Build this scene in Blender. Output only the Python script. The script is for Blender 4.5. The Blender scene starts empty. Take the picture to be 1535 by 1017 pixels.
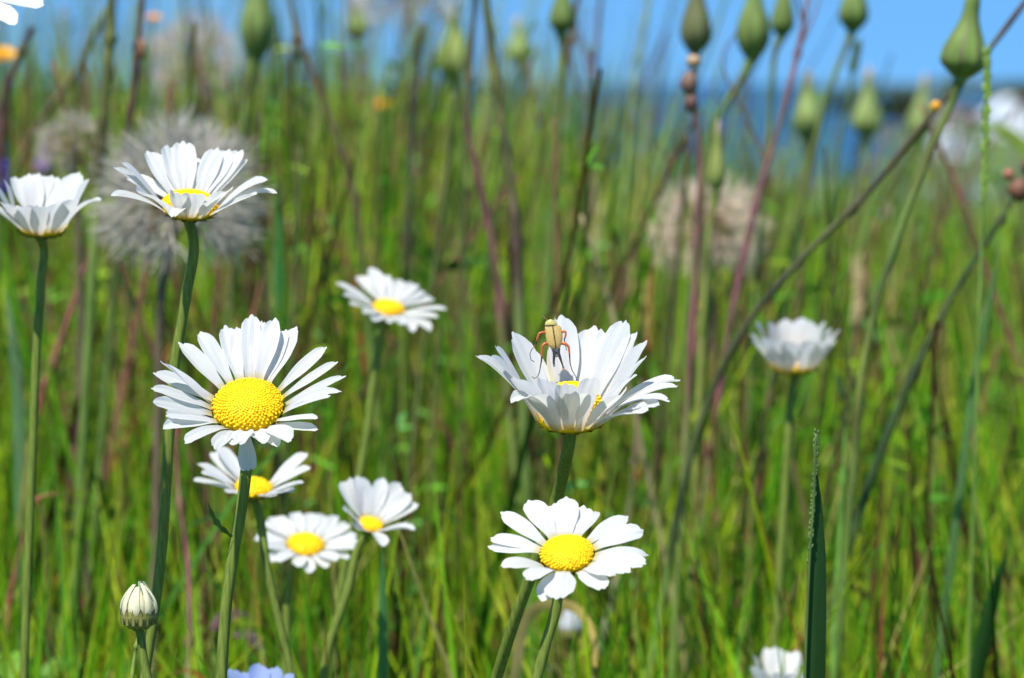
import bpy, bmesh, math, random
import numpy as np
from mathutils import Vector

rnd = random.Random(7)
rng = np.random.default_rng(11)
S = bpy.context.scene
COL = S.collection

# ------------------------------------------------------------------ camera
CAM_H = 0.62
PITCH = math.radians(5.03)
FPX = 4353.0                      # focal length in pixels of the 1535 px wide photograph
cd = bpy.data.cameras.new('camera')
cam = bpy.data.objects.new('camera', cd)
COL.objects.link(cam)
cam.location = (0, 0, CAM_H)
cam.rotation_euler = (math.pi / 2 - PITCH, 0, 0)
cd.sensor_width = 36.0
cd.lens = 36.0 * FPX / 1535.0
cd.clip_start = 0.02
cd.clip_end = 60000
cd.dof.use_dof = True
cd.dof.focus_distance = 0.70
cd.dof.aperture_fstop = 17.0
S.camera = cam

# ------------------------------------------------------------------ world, sun, exposure
SUN_EL, SUN_AZ = math.radians(62), math.radians(-148)     # azimuth from +Y, clockwise seen from above
w = bpy.data.worlds.new('World')
S.world = w
w.use_nodes = True
wn = w.node_tree
bg = wn.nodes['Background']
sky = wn.nodes.new('ShaderNodeTexSky')
sky.sky_type = 'NISHITA'
sky.sun_disc = False
sky.sun_elevation = SUN_EL
sky.sun_rotation = SUN_AZ
sky.altitude = 500
sky.air_density = 1.0
sky.dust_density = 0.0
sky.ozone_density = 2.0
# look a little higher into the sky dome so that the horizon keeps its clear blue
tcw = wn.nodes.new('ShaderNodeTexCoord')
adw = wn.nodes.new('ShaderNodeVectorMath')
adw.operation = 'ADD'
adw.inputs[1].default_value = (0, 0, 0.35)
nrw = wn.nodes.new('ShaderNodeVectorMath')
nrw.operation = 'NORMALIZE'
wn.links.new(tcw.outputs['Generated'], adw.inputs[0])
wn.links.new(adw.outputs[0], nrw.inputs[0])
wn.links.new(nrw.outputs[0], sky.inputs[0])
hs = wn.nodes.new('ShaderNodeHueSaturation')
hs.inputs['Saturation'].default_value = 1.25
hs.inputs['Hue'].default_value = 0.492
wn.links.new(sky.outputs[0], hs.inputs['Color'])
wn.links.new(hs.outputs[0], bg.inputs[0])
bg.inputs[1].default_value = 0.14
sl = bpy.data.lights.new('sun', 'SUN')
sl.energy = 4.8
sl.angle = math.radians(0.5)
sl.color = (1.0, 0.95, 0.87)
sun = bpy.data.objects.new('sun', sl)
COL.objects.link(sun)
sdir = Vector((math.sin(SUN_AZ) * math.cos(SUN_EL), math.cos(SUN_AZ) * math.cos(SUN_EL), math.sin(SUN_EL)))
sun.rotation_euler = sdir.to_track_quat('Z', 'Y').to_euler()
S.view_settings.view_transform = 'Standard'
S.view_settings.look = 'None'
S.view_settings.exposure = 0.82
S.view_settings.gamma = 1.0
S.cycles.max_bounces = 8
S.cycles.transparent_max_bounces = 8
S.cycles.use_denoising = True

# ------------------------------------------------------------------ camera geometry helpers
FWD = np.array([0, math.cos(PITCH), -math.sin(PITCH)])
RGT = np.array([1.0, 0, 0])
UPV = np.array([0, math.sin(PITCH), math.cos(PITCH)])
EYE = np.array([0, 0, CAM_H])


def at(px, py, d):
    """point at depth d (metres along the view axis) on the sight line of a photo pixel"""
    return EYE + d * (FWD + RGT * ((px - 767.5) / FPX) + UPV * ((508.5 - py) / FPX))


def proj(P):
    q = np.asarray(P) - EYE
    d = q @ FWD
    return np.stack([767.5 + FPX * (q @ RGT) / d, 508.5 - FPX * (q @ UPV) / d], -1)


def unit(v):
    v = np.asarray(v, float)
    return v / np.linalg.norm(v)


def smooth(x):
    x = np.clip(x, 0, 1)
    return x * x * (3 - 2 * x)


# ------------------------------------------------------------------ object helpers
def tag(o, label=None, cat=None, group=None, kind=None):
    for k, v in (('label', label), ('category', cat), ('group', group), ('kind', kind)):
        if v:
            o[k] = v
    return o


def empty(name, loc, label, cat, group=None):
    o = bpy.data.objects.new(name, None)
    o.empty_display_size = 0.01
    o.location = [float(x) for x in loc]
    COL.objects.link(o)
    return tag(o, label, cat, group)


class MB:
    """collects vertices and faces (and optional per-vertex colour / uv) of ONE mesh"""

    def __init__(s):
        s.v, s.f, s.c, s.t, s.m = [], [], [], [], []

    def add(s, verts, faces, col=None, uv=None, mat=0):
        o = len(s.v)
        verts = [tuple(map(float, p)) for p in verts]
        s.v += verts
        s.f += [tuple(i + o for i in f) for f in faces]
        s.m += [mat] * len(faces)
        n = len(verts)
        if col is None:
            col = [(1, 1, 1)] * n
        elif not hasattr(col[0], '__len__'):
            col = [col] * n
        s.c += [tuple(map(float, c)) for c in col]
        s.t += list(uv) if uv is not None else [(0, 0)] * n

    def tube(s, pts, rad, sides=8, col=None, cap=True, ridge=0.0, mat=0):
        pts = np.asarray(pts, float)
        n = len(pts)
        rad = np.broadcast_to(np.asarray(rad, float), (n,))
        tang = np.gradient(pts, axis=0)
        tang /= np.linalg.norm(tang, axis=1)[:, None] + 1e-12
        a = np.cross(tang[0], [0.31, 0.9, 0.2])
        a /= np.linalg.norm(a)
        V = []
        for i in range(n):
            a = a - tang[i] * (a @ tang[i])
            a /= np.linalg.norm(a)
            b = np.cross(tang[i], a)
            for k in range(sides):
                th = 2 * math.pi * k / sides
                r = rad[i] * (1 + (ridge if k % 2 else -ridge))
                V.append(pts[i] + r * (math.cos(th) * a + math.sin(th) * b))
        F = []
        for i in range(n - 1):
            for k in range(sides):
                k2 = (k + 1) % sides
                F.append((i * sides + k, i * sides + k2, (i + 1) * sides + k2, (i + 1) * sides + k))
        if cap:
            F.append(tuple(range(sides))[::-1])
            F.append(tuple((n - 1) * sides + k for k in range(sides)))
        cc = None
        if col is not None:
            if hasattr(col[0], '__len__'):
                cc = [col[i] for i in range(n) for _ in range(sides)]
            else:
                cc = col
        uv = [(k / sides, i / max(1, n - 1)) for i in range(n) for k in range(sides)]
        s.add(V, F, cc, uv, mat)

    def grid(s, P, col=None, uv=None, mat=0):
        """P[nu][nv][3]"""
        P = np.asarray(P, float)
        nu, nv = P.shape[:2]
        F = [(i * nv + j, i * nv + j + 1, (i + 1) * nv + j + 1, (i + 1) * nv + j) for i in range(nu - 1) for j in range(nv - 1)]
        if uv is None:
            uv = [(j / (nv - 1), i / (nu - 1)) for i in range(nu) for j in range(nv)]
        s.add(P.reshape(-1, 3), F, col, uv, mat)

    def lathe(s, C, axis, prof, sides=24, col=None, mod=None, cap=False, mat=0):
        """prof: list of (height along axis, radius); mod(th, i) -> radius factor"""
        n = unit(axis)
        a = unit(np.cross(n, [0.3, 0.8, 0.45]))
        b = np.cross(n, a)
        V, cc = [], []
        for i, (h, r) in enumerate(prof):
            for k in range(sides):
                th = 2 * math.pi * k / sides
                q = r * (mod(th, i) if mod else 1)
                V.append(np.asarray(C) + n * h + q * (math.cos(th) * a + math.sin(th) * b))
                if col is not None:
                    cc.append(col(th, i) if callable(col) else col)
        F = []
        for i in range(len(prof) - 1):
            for k in range(sides):
                k2 = (k + 1) % sides
                F.append((i * sides + k, i * sides + k2, (i + 1) * sides + k2, (i + 1) * sides + k))
        if cap:
            F.append(tuple(range(sides))[::-1])
            F.append(tuple((len(prof) - 1) * sides + k for k in range(sides)))
        s.add(V, F, cc if col is not None else None, None, mat)

    def ball(s, C, r, col=None, seg=8, ring=6, scale=(1, 1, 1), frame=None, mat=0):
        fr = frame if frame is not None else np.eye(3)
        V, F = [], []
        for i in range(ring + 1):
            ph = math.pi * i / ring
            for k in range(seg):
                th = 2 * math.pi * k / seg
                q = np.array([math.sin(ph) * math.cos(th) * scale[0], math.sin(ph) * math.sin(th) * scale[1], math.cos(ph) * scale[2]]) * r
                V.append(np.asarray(C) + q @ fr)
        for i in range(ring):
            for k in range(seg):
                k2 = (k + 1) % seg
                F.append((i * seg + k, (i + 1) * seg + k, (i + 1) * seg + k2, i * seg + k2))
        s.add(V, F, col, None, mat)

    def build(s, name, mats, parent=None, shade=True):
        me = bpy.data.meshes.new(name)
        off = np.array(parent_world(parent)) if parent else np.zeros(3)
        V = np.array(s.v) - off
        me.from_pydata(V.tolist(), [], s.f)
        for m in (mats if isinstance(mats, (list, tuple)) else [mats]):
            me.materials.append(m)
        if any(s.m):
            me.polygons.foreach_set('material_index', s.m)
        ca = me.color_attributes.new('Col', 'FLOAT_COLOR', 'POINT')
        ca.data.foreach_set('color', np.c_[np.array(s.c), np.ones(len(s.c))].astype(np.float32).ravel())
        ua = me.attributes.new('uvp', 'FLOAT_VECTOR', 'POINT')
        ua.data.foreach_set('vector', np.c_[np.array(s.t), np.zeros(len(s.t))].astype(np.float32).ravel())
        if shade:
            me.polygons.foreach_set('use_smooth', [True] * len(me.polygons))
        me.update()
        o = bpy.data.objects.new(name, me)
        COL.objects.link(o)
        if parent:
            o.parent = parent
        return o


def parent_world(o):
    p = Vector((0, 0, 0))
    while o:
        p = p + o.location
        o = o.parent
    return p


def spline(pts, n=8):
    """smooth curve through the points (Hermite with chord-length tangents, so uneven spacing does not overshoot)"""
    P = np.asarray(pts, float)
    h = np.maximum(np.linalg.norm(np.diff(P, axis=0), axis=1), 1e-9)
    sl = np.diff(P, axis=0) / h[:, None]
    T = np.empty_like(P)
    T[0], T[-1] = sl[0], sl[-1]
    for i in range(1, len(P) - 1):
        T[i] = (sl[i - 1] * h[i] + sl[i] * h[i - 1]) / (h[i] + h[i - 1])
    out = []
    for i in range(len(P) - 1):
        for k in range(n):
            t = k / n
            out.append((2 * t ** 3 - 3 * t * t + 1) * P[i] + (t ** 3 - 2 * t * t + t) * h[i] * T[i]
                       + (3 * t * t - 2 * t ** 3) * P[i + 1] + (t ** 3 - t * t) * h[i] * T[i + 1])
    out.append(P[-1])
    return np.array(out)


def ground_z(x, y):
    """terrain height: level meadow, slope to the shore, flat shore land"""
    x = np.asarray(x, float)
    y = np.asarray(y, float)
    d = np.maximum(y, 0.1)
    right = smooth((x / d + 0.03) / 0.10)
    z = -(0.03 + 0.09 * right) * np.maximum(y - 2.6, 0) ** 1.0
    return np.maximum(z, -5.75 + 0 * z)


def to_ground(pts):
    """carry a stalk on from its last point down to the soil"""
    p = np.asarray(pts[-1], float)
    q = np.asarray(pts[-2], float)
    t = unit(p - q)
    t[2] = min(t[2], -0.35)
    g = float(ground_z(p[0], p[1]))
    out = [np.asarray(x, float) for x in pts]
    h = p[2] - g
    if h > 0.01:
        sl = t[:2] / -t[2]
        m = p + np.array([sl[0] * h * 0.4, sl[1] * h * 0.4, -h * 0.5])
        e = p + np.array([sl[0] * h * 0.6, sl[1] * h * 0.6, -h - 0.004])
        out += [m, e]
    return out


# ------------------------------------------------------------------ materials
def new_mat(name):
    m = bpy.data.materials.new(name)
    m.use_nodes = True
    nt = m.node_tree
    nt.nodes.clear()
    out = nt.nodes.new('ShaderNodeOutputMaterial')
    return m, nt, out


def N(nt, typ, **kw):
    n = nt.nodes.new(typ)
    for k, v in kw.items():
        if k in n.inputs:
            n.inputs[k].default_value = v
        else:
            setattr(n, k, v)
    return n


def leafy(name, base=None, rough=0.55, trans=0.35, tint=(1, 1, 1), spec=0.3, noise=0.25, scale=900, stretch=(1, 1, 1), bump=0.0, trans_tint=(1.05, 1.05, 0.3)):
    """plant tissue: base colour (or the mesh's own colour attribute) varied by noise, partly translucent"""
    m, nt, out = new_mat(name)
    L = nt.links
    if base is None:
        c = N(nt, 'ShaderNodeAttribute', attribute_name='Col').outputs['Color']
    else:
        r = N(nt, 'ShaderNodeRGB')
        r.outputs[0].default_value = (*base, 1)
        c = r.outputs[0]
    tc = N(nt, 'ShaderNodeTexCoord')
    mp = N(nt, 'ShaderNodeMapping')
    mp.inputs['Scale'].default_value = stretch
    L.new(tc.outputs['Object'], mp.inputs['Vector'])
    nz = N(nt, 'ShaderNodeTexNoise', Scale=scale, Detail=4.0)
    L.new(mp.outputs[0], nz.inputs['Vector'])
    mr = N(nt, 'ShaderNodeMapRange')
    mr.inputs['From Min'].default_value = 0.3
    mr.inputs['From Max'].default_value = 0.7
    mr.inputs['To Min'].default_value = 1 - noise
    mr.inputs['To Max'].default_value = 1 + noise
    L.new(nz.outputs['Fac'], mr.inputs['Value'])
    mul = N(nt, 'ShaderNodeVectorMath', operation='MULTIPLY')
    L.new(c, mul.inputs[0])
    L.new(mr.outputs[0], mul.inputs[1])
    p = N(nt, 'ShaderNodeBsdfPrincipled', Roughness=rough)
    p.inputs['Specular IOR Level'].default_value = spec
    L.new(mul.outputs[0], p.inputs['Base Color'])
    if bump:
        b = N(nt, 'ShaderNodeBump', Strength=bump, Distance=0.0004)
        L.new(nz.outputs['Fac'], b.inputs['Height'])
        L.new(b.outputs[0], p.inputs['Normal'])
    if trans > 0:
        t = N(nt, 'ShaderNodeBsdfTranslucent')
        m2 = N(nt, 'ShaderNodeVectorMath', operation='MULTIPLY')
        m2.inputs[1].default_value = trans_tint
        L.new(mul.outputs[0], m2.inputs[0])
        L.new(m2.outputs[0], t.inputs['Color'])
        mx = N(nt, 'ShaderNodeMixShader', Fac=trans)
        L.new(p.outputs[0], mx.inputs[1])
        L.new(t.outputs[0], mx.inputs[2])
        L.new(mx.outputs[0], out.inputs[0])
    else:
        L.new(p.outputs[0], out.inputs[0])
    return m


def petal_material():
    m, nt, out = new_mat('white_petal')
    L = nt.links
    a = N(nt, 'ShaderNodeAttribute', attribute_name='uvp')
    sx = N(nt, 'ShaderNodeSeparateXYZ')
    L.new(a.outputs['Vector'], sx.inputs[0])
    r = N(nt, 'ShaderNodeValToRGB')
    e = r.color_ramp.elements
    e[0].position, e[0].color = 0.0, (0.64, 0.53, 0.18, 1)
    e[1].position, e[1].color = 0.13, (0.72, 0.715, 0.71, 1)
    L.new(sx.outputs['Y'], r.inputs['Fac'])
    # fine grooves along the petal
    mp = N(nt, 'ShaderNodeMapping')
    mp.inputs['Scale'].default_value = (26, 1.6, 1)
    L.new(a.outputs['Vector'], mp.inputs['Vector'])
    tc = N(nt, 'ShaderNodeTexCoord')
    ad = N(nt, 'ShaderNodeVectorMath', operation='ADD')
    L.new(mp.outputs[0], ad.inputs[0])
    L.new(tc.outputs['Object'], ad.inputs[1])
    nz = N(nt, 'ShaderNodeTexNoise', Scale=1.0, Detail=3.0)
    L.new(ad.outputs[0], nz.inputs['Vector'])
    b = N(nt, 'ShaderNodeBump', Strength=0.5, Distance=0.0003)
    L.new(nz.outputs['Fac'], b.inputs['Height'])
    at_ = N(nt, 'ShaderNodeAttribute', attribute_name='Col')
    mu = N(nt, 'ShaderNodeVectorMath', operation='MULTIPLY')
    L.new(r.outputs[0], mu.inputs[0])
    L.new(at_.outputs['Color'], mu.inputs[1])
    p = N(nt, 'ShaderNodeBsdfPrincipled', Roughness=0.5)
    p.inputs['Specular IOR Level'].default_value = 0.25
    L.new(mu.outputs[0], p.inputs['Base Color'])
    L.new(b.outputs[0], p.inputs['Normal'])
    t = N(nt, 'ShaderNodeBsdfTranslucent')
    L.new(mu.outputs[0], t.inputs['Color'])
    L.new(b.outputs[0], t.inputs['Normal'])
    mx = N(nt, 'ShaderNodeMixShader', Fac=0.5)
    L.new(p.outputs[0], mx.inputs[1])
    L.new(t.outputs[0], mx.inputs[2])
    L.new(mx.outputs[0], out.inputs[0])
    return m


def ground_material(name, cols, scale, rough=0.95):
    m, nt, out = new_mat(name)
    L = nt.links
    g = N(nt, 'ShaderNodeNewGeometry')
    n1 = N(nt, 'ShaderNodeTexNoise', Scale=scale, Detail=8.0, Roughness=0.65)
    L.new(g.outputs['Position'], n1.inputs['Vector'])
    r = N(nt, 'ShaderNodeValToRGB')
    el = r.color_ramp.elements
    n = len(cols)
    el[0].position, el[0].color = 0.3, (*cols[0], 1)
    el[1].position, el[1].color = 0.7, (*cols[-1], 1)
    for i in range(1, n - 1):
        q = el.new(0.3 + 0.4 * i / (n - 1))
        q.color = (*cols[i], 1)
    L.new(n1.outputs['Fac'], r.inputs['Fac'])
    p = N(nt, 'ShaderNodeBsdfPrincipled', Roughness=rough)
    L.new(r.outputs[0], p.inputs['Base Color'])
    L.new(p.outputs[0], out.inputs[0])
    return m


M = {}
M['petal'] = petal_material()
M['disc'] = leafy('yellow_disc', rough=0.6, trans=0.12, noise=0.18, scale=1500, trans_tint=(1, 1, 1), spec=0.2)
M['bract'] = leafy('green_bract', rough=0.6, trans=0.1, noise=0.25, scale=1200)
M['stem'] = leafy('daisy_stem', base=(0.125, 0.165, 0.028), spec=0.12, rough=0.55, trans=0.0, noise=0.3, scale=500, stretch=(3, 3, 0.25), bump=0.4)
M['plant'] = leafy('plant_tissue', rough=0.55, trans=0.12, noise=0.25, scale=260, stretch=(1, 1, 0.3))
M['grass'] = leafy('grass_blade', rough=0.5, trans=0.48, noise=0.2, scale=120, stretch=(1, 1, 0.2), spec=0.15)
M['fluff'] = leafy('seed_fluff', rough=0.8, trans=0.35, noise=0.15, scale=200, trans_tint=(1, 1, 1), spec=0.1)
M['beetle'] = leafy('beetle_shell', rough=0.38, trans=0.0, noise=0.16, scale=3500, spec=0.5, bump=0.15)
M['ground'] = ground_material('meadow_soil', [(0.03, 0.05, 0.012), (0.06, 0.09, 0.02), (0.12, 0.13, 0.05)], 3.0)
M['rock'] = ground_material('shore_rock', [(0.07, 0.085, 0.10), (0.14, 0.15, 0.17), (0.22, 0.22, 0.22)], 0.6)
M['white_wall'] = ground_material('white_paint', [(0.72, 0.74, 0.78), (0.8, 0.81, 0.82)], 0.8, 0.6)
M['roof'] = ground_material('grey_roof', [(0.16, 0.15, 0.15), (0.24, 0.22, 0.21)], 1.5, 0.8)
M['pale_roof'] = ground_material('pale_roof', [(0.6, 0.62, 0.66), (0.7, 0.71, 0.73)], 1.5, 0.6)
M['timber'] = ground_material('weathered_wall', [(0.2, 0.18, 0.16), (0.3, 0.27, 0.25)], 1.2, 0.85)
M['pane'] = ground_material('dark_pane', [(0.02, 0.03, 0.04), (0.05, 0.06, 0.08)], 1.0, 0.2)
M['tree'] = leafy('tree_foliage', base=(0.025, 0.05, 0.02), rough=0.6, trans=0.2, noise=0.4, scale=0.8)
M['far_wood'] = ground_material('wooded_shore', [(0.012, 0.03, 0.025), (0.025, 0.05, 0.03), (0.05, 0.075, 0.04)], 0.02)
M['bark'] = ground_material('bark', [(0.06, 0.045, 0.03), (0.1, 0.08, 0.06)], 4.0)


def sea_material():
    m, nt, out = new_mat('sea_water')
    L = nt.links
    g = N(nt, 'ShaderNodeNewGeometry')
    n1 = N(nt, 'ShaderNodeTexNoise', Scale=0.25, Detail=6.0)
    L.new(g.outputs['Position'], n1.inputs['Vector'])
    b = N(nt, 'ShaderNodeBump', Strength=0.6, Distance=0.5)
    L.new(n1.outputs['Fac'], b.inputs['Height'])
    p = N(nt, 'ShaderNodeBsdfPrincipled', Roughness=0.35)
    p.inputs['Base Color'].default_value = (0.006, 0.05, 0.115, 1)
    p.inputs['Specular IOR Level'].default_value = 0.25
    L.new(b.outputs[0], p.inputs['Normal'])
    L.new(p.outputs[0], out.inputs[0])
    return m


M['sea'] = sea_material()

# ------------------------------------------------------------------ setting: ground and sea
def terrain():
    ys = np.r_[np.linspace(-30, 0, 6), np.geomspace(0.6, 900, 46)]
    mb = MB()
    P = []
    for y in ys:
        half = max(30, abs(y) * 1.2 + 20)
        row = []
        for t in np.linspace(-1, 1, 61):
            x = half * t
            if y < 1.5:
                z = 0.0
            else:
                z = float(ground_z(x, y))
            a = x / max(y, 1)
            shore = 175 + 60 * smooth((a - 0.07) / 0.05) + 520 * smooth((a - 0.115) / 0.02)
            shore += 9 * math.sin(x * 0.11) + 5 * math.sin(x * 0.31 + 1)
            if y > 60:
                z += 0.35 * math.sin(x * 0.09 + y * 0.05) * math.sin(y * 0.043 + 2)
            z -= 3.0 * float(smooth((y - shore + 15) / 30))
            row.append((x, y, z))
        P.append(row)
    mb.grid(P)
    o = mb.build('ground', M['ground'])
    tag(o, kind='structure')
    mb = MB()
    P = [[(x, y, -6.0) for x in np.linspace(-1, 1, 9) * (y * 2 + 400)] for y in (60, 120, 300, 900, 3000, 9000, 26000)]
    mb.grid(P)
    tag(mb.build('sea', M['sea']), kind='structure')


terrain()


# ------------------------------------------------------------------ far things on the shore
def pt_far(px, d, z=None):
    p = at(px, 125, d)
    p[2] = float(ground_z(p[0], p[1])) if z is None else z
    return p


def box(mb, C, sx, sy, sz, mat=0):
    x, y, z = C
    V = [(x + a * sx / 2, y + b * sy / 2, z + c * sz) for a in (-1, 1) for b in (-1, 1) for c in (0, 1)]
    F = [(0, 1, 3, 2), (4, 6, 7, 5), (0, 4, 5, 1), (2, 3, 7, 6), (0, 2, 6, 4), (1, 5, 7, 3)]
    mb.add(V, F, mat=mat)


def house(px, d, wd, dp, h, rh, wall, roof, label, cat, z=-5.75):
    C = pt_far(px, d, z)
    r = empty('house', C, label, cat)
    mb = MB()
    box(mb, C - [0, 0, 0.5], wd, dp, h + 0.5)
    # gable ends facing the camera
    for s in (-1, 1):
        y = C[1] + s * dp / 2
        mb.add([(C[0] - wd / 2, y, C[2] + h), (C[0] + wd / 2, y, C[2] + h), (C[0], y, C[2] + h + rh)], [(0, 1, 2)])
    mb.build('wall', wall, r, False)
    mb = MB()
    for s in (-1, 1):
        a = np.array([C[0] + s * (wd / 2 + 0.4), 0, C[2] + h - 0.4 * rh / (wd / 2)])
        b = np.array([C[0], 0, C[2] + h + rh + 0.03])
        ys = (C[1] - dp / 2 - 0.3, C[1] + dp / 2 + 0.3)
        V = [(p[0], y, p[2] + t) for t in (0.02, 0.2) for p in (a, b) for y in ys]
        F = [(0, 1, 3, 2), (4, 6, 7, 5), (0, 2, 6, 4), (1, 5, 7, 3), (0, 4, 5, 1), (2, 3, 7, 6)]
        mb.add(V, F)
    mb.build('roof', roof, r, False)
    for k in (-0.25, 0.25):
        mb = MB()
        box(mb, (C[0] + k * wd, C[1] - dp / 2 - 0.03, C[2] + h * 0.45), wd * 0.16, 0.08, h * 0.35)
        mb.build('window', M['pane'], r, False)
    return r


house(1512, 350, 4.6, 9, 2.6, 1.9, M['white_wall'], M['pale_roof'], 'small white gabled house on the far shore beneath the dark tree', 'house')
house(1415, 430, 11.0, 8, 2.4, 1.6, M['timber'], M['roof'], 'low grey brown house on the far shore with a dark roof', 'house')
house(1428, 255, 2.6, 4, 1.2, 0.7, M['white_wall'], M['pale_roof'], 'pale shed standing lower on the shore than the houses', 'shed')


def headland():
    mb = MB()
    P = []
    for j, (dy, hh) in enumerate([(0, 0), (60, 0.7), (180, 1.0), (420, 0.8), (800, 0)]):
        row = []
        for i in range(60):
            t = i / 59
            px = 1120 + 900 * t
            d = 2300 + dy
            x = (px - 767.5) / FPX * d
            h = 13 * float(smooth(t / 0.25)) * (0.75 + 0.25 * math.sin(t * 31) * math.sin(t * 12 + 1))
            row.append((x, d, -6.6 + hh * h))
        P.append(row)
    mb.grid(P)
    tag(mb.build('hills', M['far_wood']), kind='structure')


headland()


def far_tree(px, d, h, wd, label, z=-5.75):
    C = pt_far(px, d, z)
    r = empty('shore_tree', C, label, 'tree')
    mb = MB()
    mb.tube([C - [0, 0, 0.3], C + [0.1, 0, h * 0.35], C + [0, 0.1, h * 0.8]], [0.25, 0.2, 0.08], 7)
    for k in range(5):
        a = k * 1.3
        mb.tube([C + [0, 0, h * 0.3], C + [math.cos(a) * wd * 0.3, math.sin(a) * wd * 0.3, h * 0.62]], [0.12, 0.04], 5)
    mb.build('trunk', M['bark'], r)
    mb = MB()
    cl = [(rnd.uniform(-0.36, 0.36) * wd, rnd.uniform(-0.36, 0.36) * wd, h * rnd.uniform(0.35, 0.85)) for _ in range(14)]
    V, F = [], []
    for k in range(2200):
        c = np.array(rnd.choice(cl))
        p = C + c + rng.normal(0, 1, 3) * [wd * 0.11, wd * 0.11, h * 0.09]
        a, b = rng.normal(0, 0.22, 3), rng.normal(0, 0.22, 3)
        i = len(V)
        V += [p - a, p + b, p + a, p - b]
        F.append((i, i + 1, i + 2, i + 3))
    mb.add(V, F)
    mb.build('crown', M['tree'], r, False)


far_tree(1530, 380, 6.3, 7, 'dark green tree rising behind the small white house')
far_tree(1350, 420, 5.2, 8, 'broad dark tree on the far shore clear of both houses')
far_tree(1290, 520, 4.5, 10, 'low dark clump of trees at the water edge of the headland')


def boulder(px, py, d, s, label):
    p = at(px, py, d)
    p[2] = float(ground_z(p[0], p[1])) - 0.1
    mb = MB()
    mb.ball(p + [0, 0, s * 0.3], s, seg=12, ring=9, scale=(1.2, 1, 0.7))
    V = np.array(mb.v)
    q = V - p
    V = p + q * (1 + 0.16 * np.sin(q[:, :1] * 3.1 / s + px) + 0.14 * np.sin(q[:, 1:2] * 4.3 / s + 1) + 0.12 * np.sin(q[:, 2:3] * 5 / s + px * 0.3))
    mb.v = [tuple(a) for a in V]
    return tag(mb.build('boulder', M['rock']), label, 'boulder', 'boulders along the shore')


for i in range(16):
    d = rnd.uniform(110, 170)
    px = rnd.uniform(930, 1580)
    boulder(px, 300, d, rnd.uniform(0.3, 0.8), 'grey boulder lying among many alike on the shore below the meadow')


# ------------------------------------------------------------------ daisies
def flower_frame(C, tilt, lean):
    t = unit(EYE - np.asarray(C))
    up = unit(UPV - t * (UPV @ t))
    rt = np.cross(up, t)
    th, ps = math.radians(tilt), math.radians(lean)
    n = math.cos(th) * t + math.sin(th) * (math.cos(ps) * up + math.sin(ps) * rt)
    u = unit(rt - n * (rt @ n))
    v = np.cross(n, u)
    return n, u, v


def solve_tip(C, n, u, v, R, L0, tip, side, epref):
    ph = np.radians(np.arange(0, 360, 3))[:, None, None]
    e = np.radians(np.arange(-75, 86, 3))[None, :, None]
    L = (L0 * np.array([0.8, 0.86, 0.93, 1.0, 1.07, 1.14]))[None, None, :]
    cp, sp = np.cos(ph)[..., None], np.sin(ph)[..., None]
    rad = cp * u + sp * v
    P = C + R * rad + L[..., None] * (np.cos(e)[..., None] * rad + np.sin(e)[..., None] * n)
    q = proj(P)
    cost = ((q - np.array(tip)) ** 2).sum(-1) + ((L / L0 - 1) * 40) ** 2 + (0.35 * (np.degrees(e) - epref)) ** 2
    if side == 'f':
        cost = cost + 1e5 * (np.sin(ph) > 0.1)
    elif side == 'b':
        cost = cost + 1e5 * (np.sin(ph) < -0.1)
    i = np.unravel_index(np.argmin(cost), cost.shape)
    return math.degrees(ph[i[0], 0, 0]), math.degrees(e[0, i[1], 0]), float(L[0, 0, i[2]])


def petal_mesh(C, n, u, v, R, phi, e, L, W, curl, twist, lift=0.0, nu=13, nv=11, seed=0, cup=0.3):
    r = random.Random(seed)
    ph = math.radians(phi)
    rad = math.cos(ph) * u + math.sin(ph) * v
    tan = -math.sin(ph) * u + math.cos(ph) * v
    nl, nd = [r.uniform(0.25, 0.45) * s for s in (-1, 1)], [r.uniform(0.015, 0.07) for _ in range(2)]
    rnd_tip = r.uniform(0.13, 0.24)
    skew = r.uniform(-0.03, 0.03)
    wob, wph = r.uniform(0.0, 0.12), r.uniform(0, 6)
    vv = np.linspace(-1, 1, nv)
    tt = np.linspace(0, 1, nu) ** 0.92
    # centre line by integrating the elevation angle
    fine = 60
    el = np.radians(e + curl * (np.linspace(0, 1, fine) - 0.5) + curl * 0.35 * np.maximum(np.linspace(0, 1, fine) - 0.75, 0) * 4)
    step = L / (fine - 1)
    cl = np.zeros((fine, 3))
    for i in range(1, fine):
        a = 0.5 * (el[i] + el[i - 1])
        cl[i] = cl[i - 1] + step * (math.cos(a) * rad + math.sin(a) * n)
    # re-aim so the chord keeps the solved elevation
    base = C + R * rad + n * lift
    P = np.zeros((nu, nv, 3))
    for j, s in enumerate(vv):
        Lf = 1 - rnd_tip * abs(s) ** 2.4 - sum(nd[k] * math.exp(-((s - nl[k]) / 0.13) ** 2) for k in range(2)) + skew * s
        for i, t in enumerate(tt):
            x = t * Lf
            f = x * (fine - 1)
            a = min(int(f), fine - 2)
            c = cl[a] + (cl[a + 1] - cl[a]) * (f - a)
            ang = el[a]
            nrm = -math.sin(ang) * rad + math.cos(ang) * n
            prof = 0.42 + 0.58 * float(smooth(x / 0.55)) - 0.34 * max(0, (x - 0.62) / 0.38) ** 2
            tw = math.radians(twist) * x
            side = math.cos(tw) * tan + math.sin(tw) * nrm
            up = -math.sin(tw) * tan + math.cos(tw) * nrm
            h = W * (cup * (s * s) * (0.5 + 0.5 * x) + 0.042 * math.cos(s * 7.5) * (0.4 + x) + wob * math.sin(wph + 5 * x + 2.2 * s) * x)
            P[i, j] = base + c + side * (s * W * prof) + up * h
    return P


PETC = [(1.0, 1.0, 1.0), (0.97, 0.975, 0.98), (0.94, 0.945, 0.95), (1.0, 0.99, 0.96)]


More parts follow.
